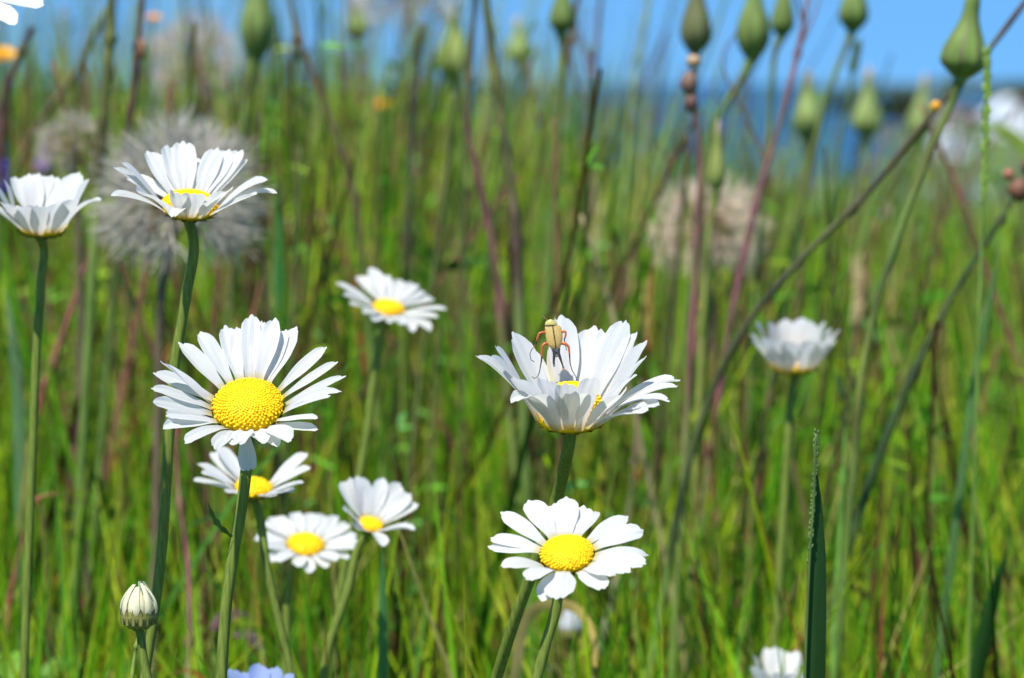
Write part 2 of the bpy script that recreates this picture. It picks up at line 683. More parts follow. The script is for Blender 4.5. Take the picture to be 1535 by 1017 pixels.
def disc_mesh(mb, C, n, u, v, R, dome, count, hero):
    """a domed head of many small florets set in spirals"""
    prof = [(-0.15 * R, R * 0.86), (0.0, R * 0.93)]
    for t in np.linspace(0.1, 1, 9):
        a = t * math.pi / 2
        dip = -0.10 * dome * R * max(0, 1 - math.cos(a) * 3)
        prof.append((dome * R * math.sin(a) + dip, R * 0.93 * math.cos(a) + 1e-5))
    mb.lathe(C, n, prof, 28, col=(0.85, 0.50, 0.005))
    for k in range(count):
        fr = math.sqrt((k + 0.5) / count)
        th = k * 2.399963
        r = fr * R * 0.93
        a = math.acos(min(1, r / (R * 0.93)))
        dip = -0.10 * dome * R * max(0, 1 - math.cos(a) * 3)
        h = dome * R * math.sin(a) + dip
        size = R * (0.95 / math.sqrt(count)) * (0.62 + 0.5 * fr ** 2)
        if fr > 0.55:
            th += rnd.gauss(0, 0.35 / math.sqrt(count))
            r *= rnd.uniform(0.985, 1.01)
            size *= rnd.uniform(0.72, 1.15)
            h += size * rnd.uniform(-0.3, 0.3)
        else:
            size *= rnd.uniform(0.9, 1.1)
        rad = math.cos(th) * u + math.sin(th) * v
        nn = unit(n * (0.35 + math.sin(a)) + rad * math.cos(a) * dome * 1.6)
        p = C + r * rad + n * h
        a1 = unit(np.cross(nn, rad + 0.3 * n + 0.01))
        b1 = np.cross(nn, a1)
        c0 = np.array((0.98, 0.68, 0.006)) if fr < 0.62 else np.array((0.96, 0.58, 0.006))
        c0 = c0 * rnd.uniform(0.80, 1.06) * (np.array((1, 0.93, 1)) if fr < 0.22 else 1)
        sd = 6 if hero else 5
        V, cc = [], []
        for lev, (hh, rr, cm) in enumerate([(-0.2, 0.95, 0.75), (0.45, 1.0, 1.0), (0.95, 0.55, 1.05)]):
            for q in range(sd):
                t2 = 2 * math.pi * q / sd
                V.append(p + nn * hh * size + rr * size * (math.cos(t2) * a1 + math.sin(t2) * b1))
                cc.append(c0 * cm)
        V.append(p + nn * size * 1.05)
        cc.append(c0 * 1.05)
        F = [(l * sd + q, l * sd + (q + 1) % sd, (l + 1) * sd + (q + 1) % sd, (l + 1) * sd + q) for l in range(2) for q in range(sd)]
        F += [(2 * sd + q, 2 * sd + (q + 1) % sd, 3 * sd) for q in range(sd)]
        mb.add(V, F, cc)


def bract_leaf(mb, base, along, out, side, L, W, curve, c_mid, c_edge, tipw=0.1):
    nu, nv = 7, 5
    P, cc = [], []
    for i in range(nu):
        t = i / (nu - 1)
        wd = W * (0.75 + 0.5 * t - 1.2 * t ** 3 + 0.02)
        row = []
        for j in range(nv):
            s = -1 + 2 * j / (nv - 1)
            row.append(base + along * L * t + out * (curve * L * t * t + 0.15 * W * (1 - s * s)) + side * s * max(wd, tipw * W))
            k = max(abs(s) ** 2, t ** 3)
            cc.append(np.array(c_mid) * (1 - k) + np.array(c_edge) * k)
        P.append(row)
    mb.grid(P, col=cc)


def cup_mesh(mb, C, n, u, v, R, depth):
    """green cup of overlapping brown-edged bracts under the head"""
    prof = [(-depth, 0.16 * R), (-depth * 0.95, 0.4 * R), (-depth * 0.75, 0.7 * R), (-depth * 0.4, 0.88 * R), (-0.06 * R, 0.94 * R)]
    mb.lathe(C, n, prof, 28, col=(0.16, 0.17, 0.02))
    for ring, (r0, hh, L, cnt) in enumerate([(0.35, -0.98, 0.62, 14), (0.56, -0.84, 0.5, 20), (0.8, -0.52, 0.30, 26)]):
        for k in range(cnt):
            th = 2 * math.pi * (k + 0.5 * ring) / cnt
            rad = math.cos(th) * u + math.sin(th) * v
            tan = -math.sin(th) * u + math.cos(th) * v
            al = unit(rad * (1 - 0.33 * ring) + n * (0.2 + 0.42 * ring))
            ou = unit(np.cross(tan, al)) * -1
            if ou @ (rad - n) < 0:
                ou = -ou
            bract_leaf(mb, C + rad * R * r0 + n * depth * hh + ou * 0.02 * R, al, ou, tan, R * L, R * 0.13, -0.05, (0.20, 0.22, 0.03), (0.22, 0.12, 0.015))


def stem_path(top, pix, d0, d1=None):
    """pix: photo pixels down the stalk; depth runs from d0 to d1"""
    d1 = d1 or d0
    n = len(pix)
    pts = [np.asarray(top)] if top is not None else []
    for i, (x, y) in enumerate(pix):
        t = i / max(1, n - 1)
        pts.append(at(x, y, d0 + (d1 - d0) * t))
    return to_ground(pts)


def daisy(label, ctr, d, tilt, lean, Rpx, Lpx, tips, stem, curl=-14, Wpx=15, dome=0.42, eprefs=25, auto=None, hero=True, stem_w=8.0,
          cup_depth=0.36, leaves=(), seed=1, group='oxeye daisies in flower', cupping=0.3, d1=None, florets=None):
    r = random.Random(seed)
    k = d / FPX
    C = at(*ctr, d)
    n, u, v = flower_frame(C, tilt, lean)
    R, L0, W0 = Rpx * k, Lpx * k, Wpx * k
    joint = C - n * cup_depth * R
    path = stem_path(joint, stem, d + 0.002, d1)
    path[1:1] = [joint - n * R * 0.2 + (path[1] - joint) * 0.06]
    sp = spline(path, 7)
    base = sp[-1]
    root = empty('oxeye_daisy', base, label, 'daisy', group)
    mb = MB()
    rr = np.full(len(sp), stem_w * k)
    rr[:5] *= np.linspace(1.5, 1.0, 5)
    mb.tube(sp, rr, 12, ridge=0.06)
    stem_o = mb.build('stem', M['stem'], root)
    mb = MB()
    cup_mesh(mb, C - n * 0.03 * R, n, u, v, R, cup_depth * R)
    mb.build('bract_cup', M['bract'], root)
    mb = MB()
    disc_mesh(mb, C + n * 0.02 * R, n, u, v, R, dome, florets or (420 if hero else 160), hero)
    mb.build('flower_disc', M['disc'], root)
    pet = []
    for t in tips:
        side = t[2] if len(t) > 2 else None
        opt = t[3] if len(t) > 3 else {}
        phi, e, L = solve_tip(C, n, u, v, R * 0.97, L0 * opt.get('L', 1), t[:2], side, opt.get('e', eprefs))
        pet.append((phi, e, L, W0 * opt.get('w', r.uniform(0.85, 1.12)), opt.get('curl', curl + r.uniform(-8, 8)), opt.get('tw', r.uniform(-12, 12)), opt.get('col')))
    if auto:
        cnt, e_lo, e_hi, a0, a1 = auto
        for i in range(cnt):
            phi = a0 + (a1 - a0) * (i + r.uniform(-0.25, 0.25)) / cnt
            pet.append((phi, r.uniform(e_lo, e_hi), L0 * r.uniform(0.88, 1.08), W0 * r.uniform(0.82, 1.12), curl + r.uniform(-12, 12), r.uniform(-14, 14), None))
    for i, (phi, e, L, W, cu, tw, pc) in enumerate(pet):
        P = petal_mesh(C, n, u, v, R * 0.97, phi, e, L, W, cu, tw, lift=R * (0.035 * ((i * 7) % 4) - 0.04), seed=seed * 100 + i, cup=cupping,
                       nu=13 if hero else 9, nv=11 if hero else 7)
        mb = MB()
        c = pc or PETC[r.randrange(4)]
        mb.grid(P, col=[c] * (P.shape[0] * P.shape[1]))
        mb.build('petal', M['petal'], root)
    for (x0, y0, x1, y1, ww) in leaves:
        mb = MB()
        a, b = at(x0, y0, d), at(x1, y1, d - 0.006)
        ax = b - a
        sd = unit(np.cross(ax, FWD))
        P = []
        for i in range(9):
            t = i / 8
            wd = ww * k * math.sin(math.pi * (0.12 + 0.86 * t)) ** 0.8 * (1 + 0.35 * (-1) ** i)
            c = a + ax * t + sd * 6 * k * math.sin(math.pi * t)
            P.append([c - sd * wd, c + FWD * 0.3 * wd, c + sd * wd])
        mb.grid(P, col=[(0.07, 0.13, 0.025)] * 27)
        mb.build('stem_leaf', M['plant'], stem_o)
    return root, C, n, u, v, R


D_B = 0.70
SHADE_BLUE = (0.40, 0.52, 0.92)  # bluish shade put into the petal colour of the bottom-edge daisy
daisy('large cup shaped white daisy carrying the tan beetle', (855, 626), D_B, 68, 0, 55, 140,
      [(712, 530, 'b', {'curl': -34, 'w': 1.05}), (733, 536, 'f', {'curl': -26}), (743, 519, 'b', {'curl': -10}), (768, 498, 'b', {'w': 1.15}), (797, 521, 'b', {'w': .7, 'tw': 50}),
       (836, 524, 'b', {'L': .8, 'w': 1.25, 'col': (1.0, .93, .72)}), (842, 474, 'b', {'w': 1.3}), (890, 491, 'b', {'w': 1.55}), (917, 491, 'b', {'w': 1.1}), (940, 484, 'b', {'w': 1.2}),
       (956, 500, 'b', {'w': .9}), (969, 509, 'b', {'w': .95}), (970, 530, 'b', {'w': .7}), (1023, 567, 'b', {'curl': -42, 'w': .9}), (1018, 579, 'f', {'curl': -34, 'w': .7}),
       (1010, 597, 'f', {'curl': -48, 'w': .7}), (986, 603, 'f', {'curl': -24, 'w': 1.15}), (970, 617, 'f', {'curl': -18}),
       (955, 561, 'f', {'w': 1.05}), (940, 586, 'f', {'w': 1.3, 'tw': 14}), (889, 563, 'f', {'w': 1.0}), (864, 592, 'f', {'w': 1.35, 'L': .85}), (848, 577, 'f', {'w': 1.0}),
       (815, 566, 'f', {'w': 1.15, 'L': .95}), (794, 588, 'f', {'w': 1.25, 'curl': -22}), (764, 600, 'f', {'curl': -62, 'w': .9}), (771, 569, 'f', {'w': 1.2})],
      [(853, 663), (846, 700), (838, 735), (800, 850), (765, 950), (742, 1025)], eprefs=56, Wpx=18, dome=0.95, stem_w=9.5, cup_depth=0.22, seed=3, curl=-12, d1=0.745)

daisy('large white daisy with its yellow disc turned to the camera and one petal hanging down', (372, 611), 0.70, 47, -6, 57, 106,
      [(239, 541, 'b', {'tw': 45, 'e': 40}), (230, 561), (227, 583), (230, 601), (247, 621), (247, 643), (279, 667, 'f', {'curl': -30}), (318, 671, 'f', {'curl': -30}), (345, 664, 'f', {'curl': -30, 'L': .8}),
       (374, 708, 'f', {'e': -60, 'L': .75, 'w': .95, 'curl': -40}), (398, 664, 'f', {'curl': -20, 'L': .75}), (434, 660, 'f', {'curl': -25}), (478, 643, None, {'w': .7}), (477, 628, None, {'w': .65}), (493, 594, None, {'w': .7}), (514, 585, None, {'curl': -40, 'w': .65}), (518, 562, None, {'w': .65}), (506, 546, None, {'w': .65}), (491, 520, None, {'w': .8}),
       (443, 491, 'b', {'w': 1.15}), (430, 492, 'b'), (414, 477, 'b', {'w': 1.1}), (396, 480, 'b'), (376, 472, 'b', {'w': 1.1}), (353, 490, 'b', {'w': 1.1}), (337, 491, 'b', {'w': 1.1}), (297, 498, 'b', {'w': 1.0}), (269, 514, 'b', {'w': 1.0}),
       (415, 668, 'f', {'L': .8, 'curl': -30}), (362, 668, 'f', {'L': .75, 'curl': -30})],
      [(369, 705), (362, 760), (350, 830), (340, 900), (331, 1025)], eprefs=22, dome=0.50, Wpx=14.2, stem_w=8.3, seed=5, leaves=[(348, 805, 312, 755, 4)], florets=520, curl=-12)

daisy('flat open white daisy at the tip of a brown green stem below the beetle flower', (850, 832), 0.666, 52, -4, 43, 84,
      [(747, 763, 'b'), (792, 747, 'b', {'w': 1.2}), (828, 754, 'b'), (848, 742, 'b', {'w': 1.2}), (877, 756, 'b', {'w': 1.2}), (895, 768, 'b'), (942, 772, 'b', {'w': 1.1}), (967, 793, 'b', {'w': 1.15}), (977, 830, None, {'curl': -45, 'w': .7}),
       (970, 846, None, {'curl': -30}), (945, 859, None, {'curl': -35}), (921, 860, 'f', {'curl': -35, 'w': 1.1}), (906, 880, 'f', {'curl': -30, 'w': 1.2}), (835, 899, 'f', {'curl': -35, 'w': 1.5}), (813, 900, 'f', {'curl': -35, 'w': 1.0}),
       (789, 866, 'f', {'curl': -50, 'w': 1.1}), (752, 846, 'f', {'curl': -40, 'w': 1.1}), (730, 820, None, {'curl': -25}), (734, 806, None, {'curl': -25})],
      [(838, 880), (835, 905), (820, 960), (803, 1025)], eprefs=-2, dome=0.42, Wpx=15.5, stem_w=8.0, seed=8, curl=-25, florets=460, cupping=-0.12)

daisy('white daisy held highest on a long straight stem before the grey seed clock', (284, 311), 0.74, 68, 3, 44, 100,
      [(164, 290, None, {'curl': -34}), (169, 253, 'b'), (183, 243, 'b'), (190, 271, 'b'), (220, 224, 'b', {'w': 1.1}), (251, 222, 'b', {'w': 1.1}), (273, 212, 'b', {'w': 1.2}), (290, 237, 'b'), (329, 221, 'b', {'w': 1.1}), (346, 227, 'b', {'w': 1.1}),
       (364, 227, 'b'), (371, 238, 'b', {'w': .7}), (403, 265, None, {'curl': -30}), (420, 292, None, {'curl': -45, 'w': .7}), (348, 286, 'f', {'w': 1.1, 'e': 60}), (293, 290, 'f', {'w': 1.2, 'L': .7, 'e': 70}), (265, 289, 'f', {'w': 1.1, 'L': .7, 'e': 70}),
       (255, 327, 'f', {'L': .7, 'curl': -70}), (205, 290, 'f', {'e': 45}), (385, 292, 'f', {'e': 40, 'w': .9}), (325, 300, 'f', {'L': .7, 'e': 60})],
      [(288, 347), (278, 450), (262, 545), (252, 680), (240, 850), (215, 1025)], eprefs=40, dome=0.5, Wpx=15.5, stem_w=7.5, seed=11, cup_depth=0.28)

daisy('pale blurred daisy on a tall stem alone above the middle of the meadow', (582, 464), 0.95, 66, 8, 25, 68,
      [(503, 423), (535, 416, 'b'), (556, 399, 'b'), (577, 412, 'b'), (603, 418, 'b'), (624, 427, 'b'), (637, 438, 'b'), (651, 450), (670, 463), (657, 480), (649, 501, 'f', {'curl': -40}), (620, 497, 'f', {'curl': -30}), (604, 489, 'f'), (524, 457), (545, 470, 'f'), (562, 480, 'f'), (584, 484, 'f', {'L': .8}), (515, 440)],
      [(575, 490), (562, 560), (550, 650), (538, 720)], eprefs=18, Wpx=11, hero=False, stem_w=6.5, seed=14, cup_depth=0.4)

daisy('cup shaped white daisy cut off by the picture edge beside the seed clock', (62, 340), 0.80, 72, 2, 39, 98,
      [(7, 271, 'b'), (22, 269, 'b'), (44, 264, 'b'), (78, 265, 'b'), (100, 270, 'b'), (119, 263, 'b'), (131, 271, 'b'), (152, 296, None, {'curl': -45}), (-15, 275, 'b'), (-40, 300), (0, 305, 'f'), (27, 310, 'f', {'L': .8}), (54, 309, 'f', {'L': .75}), (91, 305, 'f', {'L': .8}), (115, 300, 'f'), (-25, 300, 'f'), (60, 262, 'b')],
      [(64, 365), (62, 420), (55, 520), (50, 640)], eprefs=60, Wpx=16.5, hero=False, stem_w=6.2, seed=17, cup_depth=0.3)

daisy('small closed cup daisy standing alone in front of a dark red stalk', (1191, 548), 0.98, 76, 0, 37, 74,
      [(1126, 503, 'b'), (1136, 488, 'b'), (1154, 485, 'b'), (1176, 481, 'b'), (1190, 488, 'b'), (1203, 483, 'b'), (1218, 486, 'b'), (1236, 481, 'b'), (1248, 492, 'b'), (1261, 498), (1128, 514, 'f'), (1146, 508, 'f', {'w': 1.2}), (1166, 514, 'f', {'w': 1.1}), (1184, 518, 'f', {'w': .95}), (1220, 514, 'f', {'w': 1.1}), (1243, 508, 'f', {'w': 1.2}), (1255, 510, 'f')],
      [(1188, 578), (1184, 620), (1180, 680)], eprefs=74, Wpx=15.5, hero=False, stem_w=6.5, seed=21, cup_depth=0.25, curl=-8)

daisy('sparse white daisy with few narrow petals half hidden behind the biggest bloom', (380, 733), 0.815, 64, 2, 29, 72,
      [(316, 677), (325, 668), (296, 696), (287, 721), (461, 676), (465, 702), (455, 727), (300, 708), (440, 735, 'f'), (340, 742, 'f', {'L': .7}), (410, 745, 'f', {'L': .7})],
      [(383, 755), (400, 850), (430, 980), (442, 1030)], eprefs=28, Wpx=12, hero=False, stem_w=6, seed=24)

daisy('small flat white daisy with a big round yellow disc beside another in the bottom cluster', (458, 818), 0.885, 55, 6, 28, 52,
      [], [(440, 850), (432, 890), (429, 960)], auto=(21, 2, 20, 0, 360), Wpx=12, hero=False, stem_w=6, seed=27, curl=-20)

daisy('small ragged daisy with upright petals and a tiny disc touching the flat one', (556, 788), 0.85, 58, 18, 19, 66,
      [(510, 722, 'b', {'w': 1.2}), (524, 716, 'b'), (536, 712, 'b', {'w': 1.3}), (556, 728, 'b'), (576, 714, 'b'), (601, 725, 'b'), (617, 740, 'b'), (628, 756), (622, 792, None, {'curl': -20}), (608, 790), (575, 822, 'f', {'curl': -30}), (532, 792, 'f', {'L': .6}), (515, 760)],
      [(541, 815), (520, 890), (492, 975), (483, 1030)], eprefs=35, Wpx=13, hero=False, stem_w=6.5, seed=30)

daisy('white daisy mostly outside the upper corner with one petal reaching in', (-52, -22), 0.68, 60, 0, 50, 108,
      [(63, 6, None, {'w': 1.3}), (20, 42, 'f', {'w': 1.1}), (40, -40), (-10, 60, 'f'), (-50, 66, 'f'), (-90, 58, 'f'), (-130, 20), (-150, -20), (-120, -80), (-60, -100), (0, -80)],
      [(-58, 40), (-70, 200), (-90, 500), (-100, 1000)], eprefs=-4, Wpx=17, seed=33)

daisy('daisy with bluish shade tinted into its petals just peeping over the bottom edge', (388, 1062), 0.80, 78, 0, 32, 72,
      [(345, 1003, 'b', {'w': 1.25, 'col': SHADE_BLUE}), (388, 999, 'b', {'w': 1.25, 'col': SHADE_BLUE}), (417, 1003, 'b', {'w': 1.25, 'col': SHADE_BLUE}), (365, 1010, 'b', {'col': SHADE_BLUE}), (320, 1030, None, {'col': SHADE_BLUE}), (460, 1030, None, {'col': SHADE_BLUE}), (350, 1030, 'f', {'col': SHADE_BLUE}), (420, 1030, 'f', {'col': SHADE_BLUE}), (440, 1012, 'b', {'col': SHADE_BLUE})],
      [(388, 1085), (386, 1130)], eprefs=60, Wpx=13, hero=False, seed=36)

daisy('blurred white daisy cut by the bottom edge beside the tall dark grass blade', (1170, 1040), 0.92, 74, 0, 34, 74,
      [(1132, 982, 'b'), (1148, 976, 'b'), (1163, 974, 'b'), (1180, 980, 'b'), (1195, 977, 'b'), (1210, 986, 'b'), (1128, 1000), (1222, 1000), (1150, 1010, 'f'), (1172, 1012, 'f'), (1195, 1008, 'f')],
      [(1170, 1070), (1168, 1120)], eprefs=65, Wpx=13, hero=False, seed=39)


# ------------------------------------------------------------------ daisy buds
def daisy_bud(label, ctr, d, Rpx, stem, open_=1.0, stem_w=6.5, lean=0, white=1.0):
    k = d / FPX
    C = at(*ctr, d)
    n, u, v = flower_frame(C, 84, lean)
    R = Rpx * k
    path = stem_path(C - n * 0.62 * R, stem, d)
    sp = spline(path, 7)
    root = empty('daisy_bud', sp[-1], label, 'flower bud')
    mb = MB()
    mb.tube(sp, np.r_[np.linspace(1.6, 1, 4), np.ones(len(sp) - 4)] * stem_w * k, 10, ridge=0.05)
    mb.build('stem', M['stem'], root)
    mb = MB()
    mb.lathe(C, n, [(-0.66 * R, 0.15 * R), (-0.62 * R, 0.5 * R), (-0.4 * R, 0.84 * R), (0, 0.96 * R), (0.3 * R, 0.9 * R)], 24, col=(0.20, 0.20, 0.05))
    for ring, (r0, hh, L, cnt, o) in enumerate([(0.5, -0.62, 0.75, 11, 0.55), (0.86, -0.42, 0.85, 15, 0.12)]):
        for q in range(cnt):
            th = 2 * math.pi * (q + 0.5 * (ring % 2)) / cnt
            rad = math.cos(th) * u + math.sin(th) * v
            tan = -math.sin(th) * u + math.cos(th) * v
            al = unit(n + rad * o)
            ou = unit(rad - al * (rad @ al))
            bract_leaf(mb, C + rad * R * r0 + n * R * hh + ou * 0.03 * R, al, ou, tan, R * L, R * 0.15 * rnd.uniform(0.85, 1.15), -0.06, (0.22, 0.22, 0.06), (0.03, 0.014, 0.005))
    mb.build('bract_cup', M['bract'], root)
    for q in range(16):
        th = 2 * math.pi * q / 16 + 0.2
        rad = math.cos(th) * u + math.sin(th) * v
        tan = -math.sin(th) * u + math.cos(th) * v
        mb = MB()
        P = []
        inner = 0.84 if q % 2 else 0.66
        hmax = R * (1.75 if q % 2 else 1.5) * open_ * rnd.uniform(0.72, 1.16)
        for i in range(9):
            t = i / 8
            r = R * (inner * (1 - 0.72 * t ** 1.7) + 0.16 * math.sin(math.pi * t))
            wd = R * 0.24 * (0.9 - 0.55 * t ** 2)
            c = C + rad * r + n * (R * 0.05 + hmax * t)
            P.append([c + tan * s * wd + rad * (0.09 * R * (1 - s * s)) for s in (-1, -0.5, 0, 0.5, 1)])
        mb.grid(P, col=[np.array((1.25, 1.2, 0.85)) * rnd.uniform(0.85, 1.05) if white > 0.5 else (0.95, 0.97, 1.0)] * 45)
        mb.build('petal', M['petal'], root)
    return root


daisy_bud('half open cream white daisy bud with dark edged bracts', (208, 924), 0.70, 29, [(210, 950), (213, 975), (224, 1030)], open_=0.86, stem_w=6.5)
daisy_bud('small blurred white bud framed by the arching dry leaf', (855, 948), 0.96, 18, [(856, 965), (858, 1000), (862, 1060)], open_=1.1, stem_w=4, white=0)


# ------------------------------------------------------------------ beetle on the cup daisy
def beetle():
    # crop coordinates of the beetle close-up -> photo pixels
    def B(cx, cy, dz=0.0):
        return at(760 + cx / 8.136, 455 + cy / 8.136, D_BE - dz * 0.001)
    D_BE = 0.7015
    root_p = B(570, 420)
    k = D_BE / FPX / 8.136
    root = empty('chafer_beetle', root_p, 'tan beetle with orange legs climbing a petal of the cup shaped daisy', 'beetle')
    tan_c, dark, orange, grey = (0.50, 0.36, 0.13), (0.03, 0.024, 0.022), (0.36, 0.085, 0.012), (0.24, 0.24, 0.25)
    # one continuous skinned body: head, thorax, abdomen and six legs
    nodes, edges, rad, cols = [], [], [], []

    def nd(p, r, c, parent=None):
        nodes.append(tuple(p))
        rad.append(r * k)
        cols.append(c)
        i = len(nodes) - 1
        if parent is not None:
            edges.append((parent, i))
        return i
    th = nd(B(560, 330, -1.3), 74, dark)
    pro = nd(B(540, 250, -0.9), 58, tan_c, th)
    nd(B(531, 205, -0.6), 34, tan_c, pro)
    ab = nd(B(580, 440, -1.3), 80, dark, th)
    a2 = nd(B(592, 545, -0.9), 62, grey, ab)
    a3 = nd(B(600, 615, -0.3), 36, dark, a2)
    nd(B(606, 660, 0.3), 22, grey, a3)

    def leg(start, pts):
        p = start
        for (cx, cy, dz, r, c) in pts:
            p = nd(B(cx, cy, dz), r, c, p)
    leg(th, [(470, 358, 0.2, 22, orange), (430, 357, 0.5, 21, orange), (392, 366, 0.7, 15, orange), (372, 425, 0.8, 15, orange), (356, 482, 0.6, 9, dark), (335, 530, 0.4, 6, orange), (300, 565, 0.5, 5, dark), (278, 620, 0.5, 5, dark), (292, 690, 0.5, 5, dark), (335, 715, 0.4, 5, dark)])
    leg(ab, [(500, 490, 0.2, 22, orange), (460, 492, 0.6, 23, orange), (428, 525, 0.8, 16, orange), (424, 610, 0.8, 14, orange), (422, 690, 0.8, 10, dark), (408, 770, 0.7, 7, dark), (396, 840, 0.6, 6, dark), (372, 898, 0.6, 5, dark), (330, 918, 0.6, 5, dark), (300, 890, 0.5, 4, dark)])
    leg(th, [(640, 355, 0.2, 20, orange), (680, 343, 0.5, 20, orange), (718, 345, 0.7, 13, orange), (714, 400, 0.7, 13, orange), (698, 440, 0.6, 8, dark), (712, 500, 0.4, 5, dark), (728, 580, 0.3, 4, dark)])
    leg(ab, [(662, 485, 0.2, 22, orange), (705, 490, 0.6, 23, orange), (750, 522, 0.8, 16, orange), (760, 590, 0.8, 13, orange), (765, 660, 0.8, 9, dark), (770, 735, 0.7, 7, dark), (795, 820, 0.7, 6, dark), (835, 885, 0.6, 5, dark), (855, 940, 0.6, 5, dark)])
    leg(pro, [(600, 285, 0.3, 14, dark), (645, 300, 0.3, 12, dark), (662, 305, 0.1, 6, dark)])
    leg(pro, [(490, 280, 0.2, 12, dark), (462, 300, 0.0, 8, dark)])
    leg(a2, [(575, 640, 0.3, 20, dark), (570, 710, 0.3, 15, dark), (576, 780, 0.2, 15, grey)])
    leg(a2, [(640, 640, 0.3, 20, dark), (662, 705, 0.3, 13, dark), (682, 765, 0.2, 9, dark), (694, 815, 0.2, 22, (0.5, 0.27, 0.05))])
    off = np.array(root_p)
    me = bpy.data.meshes.new('skeleton')
    me.from_pydata([tuple(np.array(p) - off) for p in nodes], edges, [])
    o = bpy.data.objects.new('skeleton', me)
    COL.objects.link(o)
    o.modifiers.new('skin', 'SKIN')
    for i, sv in enumerate(me.skin_vertices[0].data):
        sv.radius = (rad[i], rad[i])
        sv.use_root = (i == 0)
    sub = o.modifiers.new('sub', 'SUBSURF')
    sub.levels = sub.render_levels = 2
    dg = bpy.context.evaluated_depsgraph_get()
    dg.update()
    em = bpy.data.meshes.new_from_object(o.evaluated_get(dg))
    bpy.data.objects.remove(o)
    V = np.array([vv.co for vv in em.vertices]) + off
    # colour every vertex from the nearest bone
    A = np.array([nodes[a] for a, b in edges])
    Bn = np.array([nodes[b] for a, b in edges])
    ca = np.array([cols[a] for a, b in edges])
    cb = np.array([cols[b] for a, b in edges])
    rb = np.array([max(rad[b], 1e-6) for a, b in edges])
    ra = np.array([max(rad[a], 1e-6) for a, b in edges])
    out = np.zeros((len(V), 4), np.float32)
    for i, p in enumerate(V):
        ab_ = Bn - A
        t = np.clip(((p - A) * ab_).sum(1) / (ab_ ** 2).sum(1), 0, 1)
        q = A + ab_ * t[:, None]
        dist = np.linalg.norm(q - p, axis=1) - 0.8 * (ra + (rb - ra) * t)
        j = int(np.argmin(dist))
        tt = float(smooth((t[j] - 0.25) / 0.5))
        out[i, :3] = ca[j] * (1 - tt) + cb[j] * tt
        out[i, 3] = 1
    at_ = em.color_attributes.new('Col', 'FLOAT_COLOR', 'POINT')
    at_.data.foreach_set('color', out.ravel())
    em.materials.clear()
    em.materials.append(M['beetle'])
    em.polygons.foreach_set('use_smooth', [True] * len(em.polygons))
    bo = bpy.data.objects.new('body', em)
    COL.objects.link(bo)
    bo.parent = root
    # wing cases: two domed shells meeting at the dark seam
    for s in (-1, 1):
        mb = MB()
        nu, nv = 15, 9
        P, cc = [], []
        for i in range(nu):
            t = i / (nu - 1)
            y = 268 + (562 - 268) * t
            seam = 556 + (602 - 556) * t
            outer = (462 + (512 - 462) * t ** 2.2) if s < 0 else (652 + 24 * math.sin(math.pi * min(1, t * 1.1)) + 6 * t)
            end = math.sqrt(max(0, 1 - max(0, (t - 0.76) / 0.24) ** 2))
            top = math.sqrt(max(0, 1 - max(0, (0.08 - t) / 0.08) ** 2 * 0.25))
            wdt = (outer - seam) * (0.22 + 0.78 * end) * top
            row = []
            for j in range(nv):
                q = j / (nv - 1)
                cx = seam + s * 3 + (outer - seam - s * 3) * 0 + (wdt - s * 3) * q + (outer - seam) * 0.28 * (1 - end) * (1 - q)
                dome = math.sqrt(max(0.0, 1 - (0.12 + 0.86 * q) ** 2))
                dz = 0.25 + 1.05 * dome * (0.55 + 0.45 * math.sin(math.pi * (0.1 + 0.85 * t))) * (0.4 + 0.6 * end)
                row.append(B(cx, y, dz))
                edge = 0.25 if j == 0 else (0.8 if j == nv - 1 else 1.0)
                cc.append(np.array((0.47, 0.32, 0.10)) * edge * (1 + 0.12 * math.sin(i * 2.3 + j * 1.7)))
            P.append(row)
        mb.grid(P, col=cc)
        mb.build('wing_case', M['beetle'], root)
    # neck shield
    mb = MB()
    P, cc = [], []
    for i in range(8):
        t = i / 7
        y = 266 - 72 * t
        half = (76 - 8 * t) * math.sqrt(max(0.02, 1 - (t * 0.985) ** 3.2))
        row = []
        for j in range(11):
            s = -1 + 2 * j / 10
            row.append(B(538 - 6 * t + s * half, y + 6 * s * s, 0.35 + 0.85 * math.sqrt(max(0, 1 - s * s * 0.97)) * (1 - 0.45 * t * t)))
            cc.append((0.42, 0.34, 0.09) if i > 0 else (0.1, 0.08, 0.04))
        P.append(row)
    mb.grid(P, col=cc)
    mb.build('neck_shield', M['beetle'], root)
    for pts in ([(500, 205), (475, 190), (450, 168), (425, 150)], [(568, 205), (582, 175), (596, 158)]):
        mb = MB()
        mb.tube(spline([B(x, y, 0.4) for x, y in pts], 4), np.linspace(5, 5, (len(pts) - 1) * 4 + 1) * k, 6, col=(0.25, 0.14, 0.04))
        mb.ball(B(*pts[-1], 0.4), 8 * k, col=(0.15, 0.08, 0.03))
        mb.build('antenna', M['beetle'], bo)


beetle()


